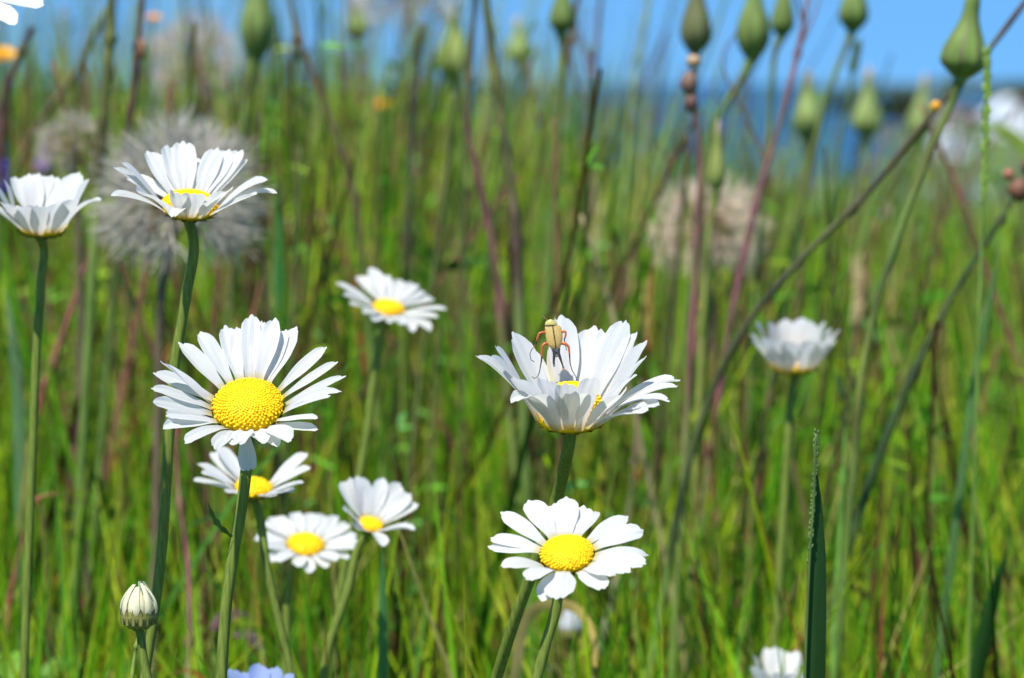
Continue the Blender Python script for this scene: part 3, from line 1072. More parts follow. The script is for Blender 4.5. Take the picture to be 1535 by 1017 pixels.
# ------------------------------------------------------------------ goatsbeard: closed buds and seed clocks
def goatsbeard_bud(label, pix_base, pix_tip, d, wpx, stem, colr=(0.13, 0.21, 0.045), stripe=(0.16, 0.10, 0.05), stem_w=5, tipc=None, d1=None, fat=0.24):
    k = d / FPX
    A, Z = at(*pix_base, d), at(*pix_tip, d - 0.004)
    ax = Z - A
    L = np.linalg.norm(ax)
    R = wpx * 1.12 * k / 2
    path = stem_path(A + ax * 0.03, stem, d, d1)
    sp = spline(path, 7)
    root = empty('goatsbeard_bud', sp[-1], label, 'flower bud', 'goatsbeard buds above the grass')
    mb = MB()
    rr = np.full(len(sp), stem_w * k)
    rr[:9] *= np.linspace(1.9, 1, 9)
    mb.tube(sp, rr, 9, col=[np.array(colr) * (0.62 + 0.2 * math.sin(i * 0.7 + d * 20)) + np.array((0.03, 0.0, 0.0)) * (0.5 + 0.5 * math.sin(i * 0.4 + d * 9)) for i in range(len(sp))])
    mb.build('stem', M['plant'], root)
    mb = MB()
    prof, ts = [], np.linspace(0, 1, 20)
    for t in ts:
        if t < fat:
            r = 0.3 + 0.7 * math.sin(math.pi / 2 * t / fat)
        else:
            q = (t - fat) / (1 - fat)
            r = 0.34 + 0.66 * (0.5 + 0.5 * math.cos(math.pi * min(1, q * 1.4))) if q < 0.72 else 0.34 * (1 - ((q - 0.72) / 0.28) ** 2 * 0.75)
        prof.append((t * L, max(r, 0.03) * R))
    tc = np.array(tipc if tipc else colr)

    def colf(th, i):
        g = (0.5 + 0.5 * math.cos(th * 8)) ** 6
        c = np.array(colr) * (1 - 0.75 * g) + np.array(stripe) * 0.75 * g
        q = smooth((ts[i] - 0.72) / 0.25)
        return c * (1 - q) + tc * q
    mb.lathe(A, ax, prof, 48, col=colf, mod=lambda th, i: 1 + 0.09 * abs(math.cos(th * 4)) + 0.03 * math.cos(th * 2 + i * 0.3), cap=True)
    mb.build('bract_cone', M['plant'], root)
    return root


BUDS = [
    ('large goatsbeard bud with purple ribs crossed by the long diagonal stalk', (1440, 116), (1462, -22), 0.98, 58, [(1432, 140), (1400, 215), (1340, 370), (1292, 560), (1280, 690)], 7),
    ('round green goatsbeard bud alone against the clear blue sky', (1278, 48), (1284, -60), 1.25, 38, [(1268, 72), (1245, 130), (1225, 200), (1205, 300)], 4.5),
    ('green goatsbeard bud on a stem leaning away from the knobbly seed stalk', (1128, 92), (1132, -50), 1.2, 44, [(1112, 118), (1080, 170), (1062, 230), (1050, 320)], 6),
    ('narrow pale green goatsbeard bud between the leaning one and the pinkish branch', (1172, 56), (1178, -60), 1.25, 30, [(1163, 75), (1158, 120), (1152, 200), (1142, 330)], 5),
    ('brownish goatsbeard bud rising just over the knobbly seed stalk', (1042, 82), (1046, -60), 1.2, 40, [(1040, 105), (1044, 180), (1052, 260), (1052, 360)], 5),
    ('soft pale goatsbeard bud low against the blue sea', (1209, 212), (1212, 105), 1.7, 38, [(1207, 240), (1200, 330), (1196, 420)], 5),
    ('soft pale goatsbeard bud low against the headland', (1299, 205), (1303, 100), 1.75, 40, [(1298, 240), (1296, 330), (1290, 420)], 5),
    ('hazy green spear of a bud between the orange flower and the headland trees', (1375, 215), (1388, 110), 2.1, 34, [(1370, 250), (1360, 330), (1350, 400)], 5),
    ('dark sided goatsbeard bud beside the pale upper seed clock', (383, 92), (390, -70), 1.2, 44, [(375, 118), (367, 180), (360, 260), (352, 360)], 6.5),
    ('small goatsbeard bud on a maroon stem near the middle of the sky', (842, 50), (845, -50), 1.25, 34, [(843, 70), (842, 120), (834, 220), (828, 320)], 6),
    ('roundish pale bud below the cut off seed clock', (536, 58), (532, 0), 1.8, 34, [(540, 75), (556, 150), (560, 250)], 4),
    ('broad yellow green blurred bud hanging under the cut off seed clock', (678, 125), (684, 10), 1.7, 44, [(676, 150), (672, 230), (668, 320)], 6),
    ('soft squat green bud beside thin crossing twigs', (780, 95), (776, 25), 2.1, 40, [(786, 120), (798, 200), (806, 300)], 4),
    ('slim pale goatsbeard tip standing over a lime green stem', (1073, 290), (1077, 180), 1.15, 24, [(1070, 310), (1062, 350), (1058, 420)], 6),
]
for i, (lab, a, z, d, wp, st, sw) in enumerate(BUDS):
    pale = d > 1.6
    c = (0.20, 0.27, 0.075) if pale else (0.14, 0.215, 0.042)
    if 'brownish' in lab:
        c = (0.13, 0.15, 0.05)
    if 'lime' in lab or 'yellow green' in lab:
        c = (0.26, 0.32, 0.07)
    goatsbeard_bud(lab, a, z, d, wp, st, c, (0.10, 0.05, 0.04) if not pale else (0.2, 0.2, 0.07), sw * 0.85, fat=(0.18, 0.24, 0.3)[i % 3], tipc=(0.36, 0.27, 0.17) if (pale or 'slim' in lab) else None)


def seed_clock(label, ctr, d, Rpx, stem, n_seed=80, tone=(0.55, 0.5, 0.44), squash=(1, 1), seed=1, stem_w=5):
    r = np.random.default_rng(seed)
    k = d / FPX
    C = at(*ctr, d)
    R = Rpx * k
    path = stem_path(C - np.array([0, 0, 0.06 * R]), stem, d)
    sp = spline(path, 7)
    root = empty('goatsbeard_clock', sp[-1], label, 'seed head', 'fluffy goatsbeard seed clocks')
    mb = MB()
    mb.tube(sp, np.full(len(sp), stem_w * k), 9, col=(0.12, 0.09, 0.05))
    mb.build('stem', M['plant'], root)
    mb = MB()
    mb.ball(C, 0.10 * R, col=(0.14, 0.11, 0.05), seg=12, ring=8)
    for q in range(9):
        a = q * 2 * math.pi / 9
        dv = unit([math.cos(a), math.sin(a), -0.9])
        mb.tube([C, C + dv * 0.25 * R, C + (dv + [0, 0, -0.5]) * 0.36 * R], [0.03 * R, 0.03 * R, 0.006 * R], 5, col=(0.2, 0.17, 0.08))
    mb.build('seed_base', M['plant'], root)
    tn = np.array(tone)
    hair = MB()
    seeds = MB()
    HV, HF, HC = [], [], []
    for i in range(n_seed):
        z = 1 - 1.75 * (i + 0.5) / n_seed
        th = i * 2.39996 + r.normal(0, 0.15)
        dv = unit([math.sqrt(max(0, 1 - z * z)) * math.cos(th), math.sqrt(max(0, 1 - z * z)) * math.sin(th), z + r.normal(0, 0.08)])
        if r.random() < 0.16:
            continue
        l1 = R * r.uniform(0.46, 0.70)
        seeds.tube([C + dv * 0.08 * R, C + dv * 0.3 * R, C + dv * l1], [0.011 * R, 0.016 * R, 0.005 * R], 5, col=(0.24, 0.16, 0.07))
        a = unit(np.cross(dv, [0.2, 0.5, 0.84]))
        b = np.cross(dv, a)
        for q in range(26):
            t2 = 2 * math.pi * (q + r.uniform(-0.3, 0.3)) / 26
            spread = r.uniform(0.45, 1.25)
            hd = unit(dv + spread * (math.cos(t2) * a + math.sin(t2) * b))
            L = R * r.uniform(0.30, 0.44)
            sd = unit(np.cross(hd, r.normal(0, 1, 3))) * R * 0.0075
            o = C + dv * l1
            m = o + hd * L * 0.5 + dv * 0.03 * R
            e = o + hd * L + dv * 0.08 * R
            j = len(HV)
            HV += [o - sd, o + sd, m - sd * 0.8, m + sd * 0.8, e - sd * 0.3, e + sd * 0.3]
            HF += [(j, j + 1, j + 3, j + 2), (j + 2, j + 3, j + 5, j + 4)]
            c = tn * r.uniform(0.8, 1.2)
            HC += [c] * 6
    hair.add(HV, HF, HC)
    seeds.build('seeds', M['plant'], root)['kind'] = 'stuff'
    hair.build('fluff', M['fluff'], root)['kind'] = 'stuff'
    return root


seed_clock('big grey goatsbeard seed clock right behind the highest daisy', (268, 300), 1.02, 136, [(250, 390), (240, 470), (238, 560)], 104, (0.50, 0.455, 0.39), seed=1, stem_w=6)
seed_clock('small dull seed clock half merged with the biggest one', (112, 220), 1.15, 62, [(112, 270), (118, 350), (120, 430)], 50, (0.5, 0.43, 0.34), seed=2)
seed_clock('hazy pinkish beige seed clock among stems near the skyline', (290, 92), 1.9, 78, [(292, 150), (294, 230), (295, 300)], 60, (0.62, 0.5, 0.44), seed=3)
seed_clock('seed clock cut by the top edge above the middle', (612, -22), 1.9, 92, [(618, 60), (622, 160), (624, 260)], 60, (0.66, 0.57, 0.5), seed=4)
seed_clock('beige seed clock low behind purple stems to the beetle side', (1062, 345), 1.3, 90, [(1066, 430), (1070, 520), (1072, 600)], 90, (0.74, 0.61, 0.47), seed=5)


# ------------------------------------------------------------------ named stalks, blades and small blooms
def stalk(label, pix, d, wpx, col, col2=None, name='meadow_stalk', cat='stalk', d1=None, group='stalks in the meadow', branches=(), knobs=(), taper=None):
    if taper is None:
        taper = 0.7 if pix[0][1] < 60 else 0.22
    k = d / FPX
    path = stem_path(None, pix, d, d1)
    sp = spline(path, 8)
    root = empty(name, sp[-1], label, cat, group)
    mb = MB()
    n = len(sp)
    c2 = np.array(col2 if col2 else col)
    nn = min(n, len(pix) * 8 - 8)
    cc = [np.array(col) * (1 - min(1, i / nn)) + c2 * min(1, i / nn) for i in range(n)]
    g0 = np.array((0.13, 0.22, 0.035))
    cc = [c * (1 - q) + g0 * q for c, q in ((cc[i], float(smooth((i - nn + 5) / 9))) for i in range(n))]
    vr = random.Random(len(label) * 31 + int(d * 1000))
    ph = [vr.uniform(0, 6) for _ in range(4)]
    for i in range(n):
        q = 0.5 + 0.25 * math.sin(i * 0.55 + ph[0]) + 0.25 * math.sin(i * 1.3 + ph[1])
        cc[i] = cc[i] * (0.65 + 0.7 * q) * (1 - 0.35 * max(0, math.sin(i * 0.31 + ph[2]))) + np.array((0.10, 0.13, 0.03)) * 0.35 * max(0, math.sin(i * 0.31 + ph[2]))
    ww = np.linspace(taper, 1.1, n) * (1 + 0.10 * np.sin(np.arange(n) * 0.8 + ph[3])) + 0.5 * (np.arange(n) % 17 == 9)
    ww[nn - 8:] *= np.linspace(1, 0.6, n - nn + 8)
    mb.tube(sp, ww * wpx * k / 2, 9, col=cc)
    mb.build('stem', M['plant'], root)
    for (pts, bw, bc) in branches:
        b = MB()
        bp = spline([at(x, y, d) for x, y in pts], 6)
        b.tube(bp, np.linspace(1, 0.5, len(bp)) * bw * k / 2, 7, col=bc)
        b.build('branch', M['plant'], root)
    for (x, y, rr, kc, sc) in knobs:
        b = MB()
        b.ball(at(x, y, d), rr * k, col=kc, seg=10, ring=8, scale=sc)
        V = np.array(b.v)
        c = at(x, y, d)
        q = (V - c) / (rr * k)
        V = c + (V - c) * (1 + 0.14 * np.sin(q[:, :1] * 7 + x) * np.cos(q[:, 2:3] * 6))
        b.v = [tuple(a) for a in V]
        b.build('seed_cluster', M['plant'], root)
    return root


OLIVE, DKOL, MAR, RED, PUR = (0.10, 0.12, 0.025), (0.045, 0.05, 0.015), (0.075, 0.03, 0.02), (0.19, 0.065, 0.04), (0.20, 0.055, 0.075)
LIM, BRN, TAN, GRN = (0.20, 0.27, 0.05), (0.12, 0.07, 0.03), (0.42, 0.33, 0.16), (0.07, 0.14, 0.025)
stalk('thick olive stalk left of the dark maroon one near the skyline', [(168, -30), (166, 50), (160, 120), (153, 195), (146, 300)], 1.1, 19, OLIVE, (0.07, 0.05, 0.015))
stalk('dark maroon stalk in front of the hazy pinkish seed clock', [(216, -30), (207, 60), (200, 140), (192, 200), (180, 330)], 1.15, 14, MAR, MAR, knobs=[(212, 75, 8, (0.25, 0.12, 0.06), (1, 1, 2))])
stalk('olive stalk leaning far over at the upper corner', [(160, 10), (112, 110), (55, 190), (20, 260)], 1.3, 13, OLIVE, BRN)
stalk('dark plantain like spike at the outer edge', [(48, 40), (36, 70), (14, 122), (2, 200), (-4, 330)], 1.2, 15, (0.05, 0.03, 0.03), MAR, name='plantain_spike', cat='plant')
stalk('reddish brown stalk bending down across the green grass from the top edge', [(432, -20), (446, 50), (472, 118), (505, 205), (532, 300), (545, 420)], 1.25, 11, BRN, (0.09, 0.06, 0.03))
stalk('dark blunt stalk under the cut off seed clock', [(634, 35), (622, 140), (616, 230), (612, 320), (606, 450)], 1.3, 13, (0.05, 0.035, 0.03), DKOL)
stalk('dark stalk turning pinkish lower down by the thick olive one', [(714, -20), (704, 110), (702, 190), (722, 290), (740, 380), (752, 500)], 1.15, 12, DKOL, PUR)
stalk('thick olive purple stalk just inside the grass edge by the sky', [(726, -20), (742, 110), (762, 250), (772, 330), (778, 470)], 1.1, 18, OLIVE, (0.08, 0.04, 0.035))
stalk('thin reddish stalk with small side twigs against the sky', [(903, -20), (893, 70), (884, 170), (880, 300)], 1.5, 9, MAR, RED, branches=[([(888, 120), (870, 60), (862, 30)], 5, RED), ([(890, 100), (874, 50), (885, 10)], 4, MAR), ([(884, 165), (858, 110), (852, 60)], 5, MAR)])
stalk('pale thin green stem standing in front of sky and sea', [(975, -20), (960, 80), (948, 140), (938, 260), (930, 360)], 1.5, 9, (0.20, 0.26, 0.12), LIM)
stalk('maroon stem crossing behind the small mid sky bud', [(868, -20), (858, 50), (842, 130), (836, 220), (828, 330)], 1.3, 11, MAR, (0.15, 0.06, 0.04))
stalk('stalk with a brown knobbly seed top before the sea', [(1040, 90), (1034, 130), (1048, 210), (1046, 330), (1040, 460), (1030, 620)], 1.05, 13, (0.13, 0.075, 0.05), PUR,
      knobs=[(1040, 92, 11, (0.45, 0.30, 0.16), (1, 1, .9)), (1033, 125, 14, (0.17, 0.10, 0.07), (1, 1, 1.3)), (1036, 155, 10, (0.12, 0.06, 0.05), (1, 1, 1.4))])
stalk('pinkish branching stalk with forked twigs crossing the sea', [(1213, -10), (1198, 70), (1176, 160), (1140, 280), (1112, 400), (1088, 520), (1070, 640)], 1.15, 11, (0.17, 0.09, 0.08), PUR,
      branches=[([(1205, 40), (1195, 0), (1190, -20)], 6, MAR), ([(1196, 78), (1218, 30), (1232, -10)], 5, (0.17, 0.09, 0.08)), ([(1150, 250), (1120, 180), (1085, 80), (1110, 40)], 5, BRN)])
stalk('long brown stalk slanting right across from the upper corner', [(1545, -8), (1482, 75), (1400, 168), (1300, 290), (1205, 385), (1125, 478), (1062, 600), (1022, 740), (998, 870)], 1.0, 12, (0.055, 0.03, 0.014), (0.03, 0.05, 0.012),
      knobs=[(1403, 160, 9, (0.62, 0.30, 0.02), (1, 1, 1))])
stalk('dark green stalk under a withered reddish flower at the outer edge', [(1530, 280), (1508, 318), (1442, 420), (1388, 520), (1312, 700), (1260, 860)], 1.05, 19, (0.035, 0.045, 0.012), (0.025, 0.055, 0.012),
      knobs=[(1528, 285, 18, (0.16, 0.07, 0.04), (1, 1, 1)), (1512, 262, 9, (0.3, 0.12, 0.07), (1, 1, 1)), (1540, 250, 10, (0.12, 0.05, 0.04), (1, 1, 1.3))])
stalk('dark red stalk rising behind the small closed cup daisy', [(1208, 360), (1200, 420), (1194, 500), (1188, 640)], 1.2, 13, (0.14, 0.05, 0.025), MAR)
stalk('crimson stem section by the cut off cup daisy', [(140, 340), (128, 400), (112, 450), (84, 530), (60, 600), (44, 700)], 1.15, 16, (0.20, 0.05, 0.07), (0.28, 0.085, 0.05))
stalk('dark purple stem crossing the crimson one', [(142, 420), (128, 470), (118, 520), (118, 620), (108, 700), (100, 800)], 1.2, 13, (0.10, 0.03, 0.055), (0.16, 0.05, 0.06))
stalk('dark brown stalk straight below the biggest seed clock', [(244, 410), (242, 480), (240, 560), (236, 660)], 1.15, 13, (0.055, 0.03, 0.02), (0.08, 0.04, 0.03))
stalk('red brown stem beside the stem of the highest daisy near the bud', [(262, 640), (268, 740), (282, 850), (284, 940), (282, 1030)], 0.98, 15, (0.22, 0.07, 0.05), (0.13, 0.04, 0.06), d1=0.95)
stalk('orange brown stem arching through the lower corner', [(90, 740), (62, 745), (38, 800), (18, 880), (8, 960)], 1.0, 10, (0.26, 0.10, 0.04), (0.24, 0.08, 0.04))
stalk('brown pink slanting stem beside the beige seed clock', [(1036, 170), (1010, 230), (962, 345), (935, 430), (918, 520)], 1.45, 13, (0.20, 0.10, 0.06), (0.25, 0.11, 0.08))
stalk('purple bent stem in front of deep green grass over the beetle', [(716, 270), (730, 320), (738, 370), (752, 440), (764, 520)], 1.3, 13, (0.17, 0.05, 0.08), (0.16, 0.05, 0.06))
stalk('pink stem under the flat open daisy petals', [(962, 570), (952, 680), (942, 770), (930, 850), (905, 950), (885, 1030)], 1.1, 15, (0.21, 0.09, 0.08), (0.20, 0.26, 0.13))
stalk('dusky stem between the meadow and the blurred lone daisy', [(610, 500), (622, 560), (618, 640), (606, 760)], 1.3, 13, (0.12, 0.045, 0.05), (0.10, 0.06, 0.03))
stalk('yellowish green stem rising beside the half open bud', [(214, 925), (205, 965), (200, 1000), (196, 1040)], 0.74, 11, (0.17, 0.25, 0.03), LIM)
stalk('bright green stem close by the tall dark grass blade', [(1268, 610), (1265, 700), (1258, 820), (1252, 920), (1248, 1040)], 0.98, 15, (0.11, 0.24, 0.035), (0.13, 0.26, 0.04))


def spikelets(mb, pts, k, size, col, tip, rows=26):
    sp = spline(pts, 24)
    idx = np.linspace(0, len(sp) - 2, rows).astype(int)
    for q, i in enumerate(idx):
        if rnd.random() < 0.15:
            continue
        p = sp[i]
        size_ = size * rnd.uniform(0.6, 1.3)
        t = unit(sp[i] - sp[min(i + 1, len(sp) - 1)])
        sd = unit(np.cross(t, FWD)) * (1 if q % 2 else -1)
        e = p + (t * rnd.uniform(1.8, 2.8) + sd * rnd.uniform(0.4, 1.0)) * size_ * k
        m = p + (t * 1.0 + sd * 0.6) * size_ * k
        mb.tube([p, m, e], [size * 0.25 * k, size * 0.55 * k, size * 0.08 * k], 6, col=[col, col, tip])


def culm(label, pix, d, wpx, ear, size, col, earcol, tip, group='grass ears', rows=60):
    k = d / FPX
    sp = spline(stem_path(None, pix, d), 8)
    root = empty('grass_culm', sp[-1], label, 'grass', group)
    mb = MB()
    mb.tube(sp, np.full(len(sp), wpx * k / 2), 8, col=col)
    mb.build('stem', M['plant'], root)
    mb = MB()
    spikelets(mb, [at(x, y, d) for x, y in ear], k, size, earcol, tip, rows)
    mb.build('ear', M['plant'], root)


culm('braided green grass ear crossing the white house', [(1480, 82), (1479, 180), (1474, 300), (1470, 420)], 0.93, 6, [(1480, 80), (1480, 150), (1477, 230), (1473, 310)], 6, (0.12, 0.2, 0.03), (0.15, 0.26, 0.03), (0.2, 0.3, 0.05))
culm('tan dry grass ear right of the small closed cup daisy', [(1284, 410), (1282, 480), (1276, 580)], 1.4, 5, [(1284, 400), (1286, 440), (1282, 505)], 7, (0.3, 0.25, 0.1), (0.42, 0.32, 0.16), (0.5, 0.4, 0.2))
culm('small dark grass head against the sky by the round green bud', [(1282, 70), (1276, 120), (1262, 200), (1248, 300)], 1.3, 5, [(1285, 70), (1281, 92), (1277, 112)], 6, (0.08, 0.13, 0.03), (0.04, 0.08, 0.02), (0.05, 0.1, 0.03))
culm('pale dry grass ear high beside the cut off seed clock', [(895, 300), (893, 380), (888, 480)], 1.7, 5, [(896, 290), (895, 340), (892, 400)], 7, (0.3, 0.28, 0.1), (0.42, 0.36, 0.18), (0.5, 0.4, 0.2))


def blade(label, pix, d, wpx, col, edge=(), name='tall_grass', group='broad grass blades', fold=0.25, tilt=0.0, seeds=None):
    """pix from tip to base; tapered, folded leaf"""
    k = d / FPX
    sp = spline(stem_path(None, pix, d), 8)
    n = len(sp)
    nn = len(pix) * 8 - 8
    root = empty(name, sp[-1], label, 'grass', group)
    root['kind'] = 'thing'
    mb = MB()
    P = []
    sd0 = unit(RGT * math.cos(tilt) + FWD * math.sin(tilt))
    for i in range(n):
        t = min(1, i / nn)
        wd = wpx * k / 2 * (0.03 + 0.97 * math.sin(math.pi / 2 * min(1, t * 1.15)) ** 0.9)
        a = sp[min(i + 1, n - 1)] - sp[max(i - 1, 0)]
        sd = unit(sd0 - unit(a) * (sd0 @ unit(a)))
        nr = unit(np.cross(sd, a))
        P.append([sp[i] + sd * wd * s + nr * fold * wd * (s * s) for s in (-1, -0.5, 0, 0.5, 1)])
    mb.grid(P, col=[np.array(col) * (0.9 if j == 2 else 1) for i in range(n) for j in range(5)])
    mb.build('leaf', M['grass'], root)
    if seeds:
        b = MB()
        spikelets(b, [at(x, y, d + 0.002) for x, y in seeds], k, 4.5, (0.12, 0.19, 0.04), (0.3, 0.32, 0.12), 22)
        b.build('ear', M['plant'], root)
    return root


blade('tall dark green grass blade with a blunt taper, the sharpest of the blades', [(1222, 690), (1226, 760), (1227, 830), (1226, 920), (1224, 1030)], 0.735, 33, (0.03, 0.085, 0.022), tilt=0.35)
culm('thin green seed ear leaning on the tall dark blade', [(1223, 650), (1220, 740), (1214, 830), (1210, 920), (1206, 1030)], 0.733, 5, [(1224, 648), (1222, 700), (1218, 760), (1213, 850)], 4, (0.07, 0.12, 0.025), (0.06, 0.11, 0.025), (0.12, 0.17, 0.05), rows=70)
blade('bluish green upright blade in the bottom middle gap', [(573, 820), (574, 900), (575, 1030)], 0.9, 17, (0.08, 0.20, 0.06), tilt=0.3)
blade('pale bluish blade near the slanting dark green stalk', [(1500, 360), (1488, 430), (1468, 530), (1450, 660)], 1.05, 13, (0.13, 0.25, 0.08), tilt=0.2)
blade('dark pointed blade low by the outer edge', [(1512, 820), (1490, 900), (1462, 1030)], 0.95, 32, (0.03, 0.09, 0.018), tilt=0.5)
blade('yellow green blade spreading over the white house foot', [(1440, 195), (1490, 190), (1530, 215), (1560, 290)], 1.5, 22, (0.23, 0.32, 0.05), tilt=0.1)
blade('tall green blade by the grey clock and high daisy', [(425, 200), (422, 280), (420, 380), (418, 500)], 1.3, 17, (0.05, 0.20, 0.05), tilt=0.3)
blade('pale mint blade at the outer edge behind the crimson stem', [(8, 430), (18, 500), (26, 560), (30, 700)], 1.15, 18, (0.17, 0.30, 0.14), tilt=0.3)


def arch(label, pix, d, wpx, c0, c1):
    k = d / FPX
    pts = [at(x, y, d + (0.03 * i / len(pix))) for i, (x, y) in enumerate(pix)]
    sp = spline(to_ground(pts), 8)
    root = empty('dry_leaf', sp[-1], label, 'dry leaf')
    mb = MB()
    P, cc = [], []
    n = len(sp)
    for i in range(n):
        t = i / (n - 1)
        wd = wpx * k / 2 * (0.15 + 0.85 * math.sin(math.pi * min(1, 0.1 + t * 1.6) * 0.62))
        a = unit(sp[min(i + 1, n - 1)] - sp[max(i - 1, 0)])
        sd = unit(np.cross(a, FWD + 0.2 * UPV))
        P.append([sp[i] + sd * wd * s + FWD * 0.2 * wd * s * s for s in (-1, 0, 1)])
        cc += [np.array(c0) * (1 - t) + np.array(c1) * t] * 3
    mb.grid(P, col=cc)
    mb.build('leaf', M['grass'], root)


arch('dry tan leaf arching between the two stems under the flat daisy', [(892, 1000), (888, 950), (866, 915), (835, 905), (800, 915), (782, 950), (775, 1000), (770, 1040)], 0.93, 18, (0.46, 0.34, 0.08), (0.5, 0.38, 0.2))
arch('small reddish dry leaf curled to the side of the tall dark blade', [(1240, 885), (1270, 878), (1296, 892), (1312, 912), (1318, 950)], 1.05, 10, (0.40, 0.20, 0.08), (0.40, 0.2, 0.1))
arch('brown pink curled leaf at the foot of the half open bud', [(255, 1012), (280, 1005), (300, 1014), (310, 1030)], 0.9, 9, (0.36, 0.17, 0.11), (0.3, 0.12, 0.08))


def broad_leaf(label, c, d, wpx, hpx, col, rot):
    k = d / FPX
    C = at(*c, d)
    ca, sa = math.cos(rot), math.sin(rot)
    ax = RGT * ca + UPV * 0.55 * sa + FWD * 0.75 * sa
    sd = -RGT * sa + FWD * 0.8 * ca + UPV * 0.5 * ca
    base = C - ax * wpx * k / 2
    gp = np.array([base[0], base[1] + 0.02, float(ground_z(base[0], base[1]))])
    root = empty('broad_leaf_plant', gp, label, 'plant', 'leafy plants in the undergrowth')
    mb = MB()
    mb.tube(spline([base, (base + gp) / 2 + [0.01, 0, 0], gp], 6), 2.5 * k, 7, col=(0.15, 0.2, 0.05))
    mb.build('stem', M['plant'], root)
    mb = MB()
    P = []
    for i in range(11):
        t = i / 10
        wd = hpx * k / 2 * math.sin(math.pi * min(0.985, 0.05 + 0.94 * t ** 0.85)) ** 0.75
        cc = base + ax * wpx * k * t + UPV * 10 * k * math.sin(math.pi * t)
        P.append([cc + sd * wd * s + UPV * 0.3 * wd * abs(s) for s in (-1, -0.5, 0, 0.5, 1)])
    mb.grid(P, col=[np.array(col) * (0.85 if j == 2 else 1) for i in range(11) for j in range(5)])
    mb.build('leaf', M['grass'], root)


broad_leaf('bright green broad leaf in the bottom corner', (8, 1000), 1.0, 70, 46, (0.16, 0.34, 0.03), 1.9)
broad_leaf('rounded fresh green leaf lying low between corner leaf and bud', (92, 1010), 1.08, 74, 34, (0.15, 0.32, 0.05), 0.5)
broad_leaf('small mid green leaf behind the half open bud', (110, 935), 1.15, 54, 28, (0.10, 0.26, 0.03), 0.8)
broad_leaf('green leaf in the dim gap above the half open bud', (270, 880), 1.2, 48, 30, (0.09, 0.26, 0.03), 2.2)
broad_leaf('dull purple leaf behind the biggest bloom stem', (345, 935), 1.0, 70, 30, (0.13, 0.06, 0.07), 0.6)
broad_leaf('grey purple leaf lower behind the biggest bloom stem', (368, 965), 1.02, 60, 24, (0.14, 0.10, 0.10), 2.6)
broad_leaf('lime leaf at the bottom between the flat daisy stems', (855, 1010), 1.15, 50, 34, (0.2, 0.34, 0.04), 1.2)


def little_bloom(label, c, d, rpx, col, stem, name='hawkweed', cat='flower'):
    k = d / FPX
    C = at(*c, d)
    sp = spline(stem_path(C, stem, d), 6)
    root = empty(name, sp[-1], label, cat)
    mb = MB()
    mb.tube(sp, 3 * k, 7, col=(0.12, 0.18, 0.04))
    mb.build('stem', M['plant'], root)
    n, u, v = flower_frame(C, 60, 0)
    mb = MB()
    for q in range(22):
        th = q * 2.39996
        rr = 0.35 + 0.65 * math.sqrt(q / 22)
        rad = math.cos(th) * u + math.sin(th) * v
        tan = np.cross(n, rad)
        a = C + rad * rpx * k * 0.15
        b = C + rad * rpx * k * rr + n * rpx * k * (0.7 - 0.5 * rr)
        P = [[a + (b - a) * t + tan * s * rpx * k * 0.16 * (0.5 + t) for s in (-1, 0, 1)] for t in (0, 0.5, 1)]
        mb.grid(P, col=[np.array(col) * rnd.uniform(0.85, 1.1)] * 9)
    mb.build('flower_disc', M['disc'], root)


little_bloom('orange hawkweed bloom against the grass far below the seed clock', (575, 158), 1.8, 14, (0.75, 0.33, 0.01), [(574, 180), (570, 260), (566, 330)])
little_bloom('orange yellow bloom at the outer edge by the dark plantain spike', (3, 85), 1.5, 22, (0.75, 0.38, 0.01), [(2, 115), (0, 200), (-2, 300)])
little_bloom('small orange tipped bloom beside the dark maroon stalk', (230, 28), 1.5, 12, (0.7, 0.33, 0.03), [(228, 50), (222, 110), (218, 200)])
little_bloom('tiny orange bloom low in the shady grass', (1042, 462), 1.4, 12, (0.42, 0.24, 0.02), [(1041, 480), (1040, 560), (1038, 640)])


def lupin(label, ctr, d, hpx, wpx, cols, stem):
    k = d / FPX
    top, bot = at(ctr[0], ctr[1] - hpx / 2, d), at(ctr[0], ctr[1] + hpx / 2, d)
    sp = spline(stem_path(top, [(ctr[0], ctr[1] + hpx / 2)] + stem, d), 6)
    root = empty('lupin', sp[-1], label, 'flower')
    mb = MB()
    mb.tube(sp, 3.5 * k, 7, col=(0.1, 0.13, 0.05))
    mb.build('stem', M['plant'], root)
    mb = MB()
    for q in range(46):
        t = q / 46
        th = q * 2.39996
        p = top + (bot - top) * t
        o = np.array([math.cos(th), math.sin(th), 0.15])
        w_ = wpx * k / 2 * (0.35 + 0.65 * t)
        c = np.array(cols[q % len(cols)]) * rnd.uniform(0.7, 1.2)
        mb.ball(p + o * w_ * 0.75, w_ * 0.42, col=c, seg=6, ring=5, scale=(1, 1, 1.25))
    mb.build('blossoms', M['plant'], root)['kind'] = 'stuff'


lupin('blue violet lupin at the outer edge of the meadow', (2, 240), 1.3, 100, 26, [(0.10, 0.05, 0.45), (0.15, 0.08, 0.40)], [(0, 330), (-4, 420)])
lupin('light purple lupin tip near the small dull seed clock', (64, 235), 1.5, 44, 24, [(0.32, 0.14, 0.50), (0.25, 0.12, 0.42)], [(64, 320), (66, 400)])

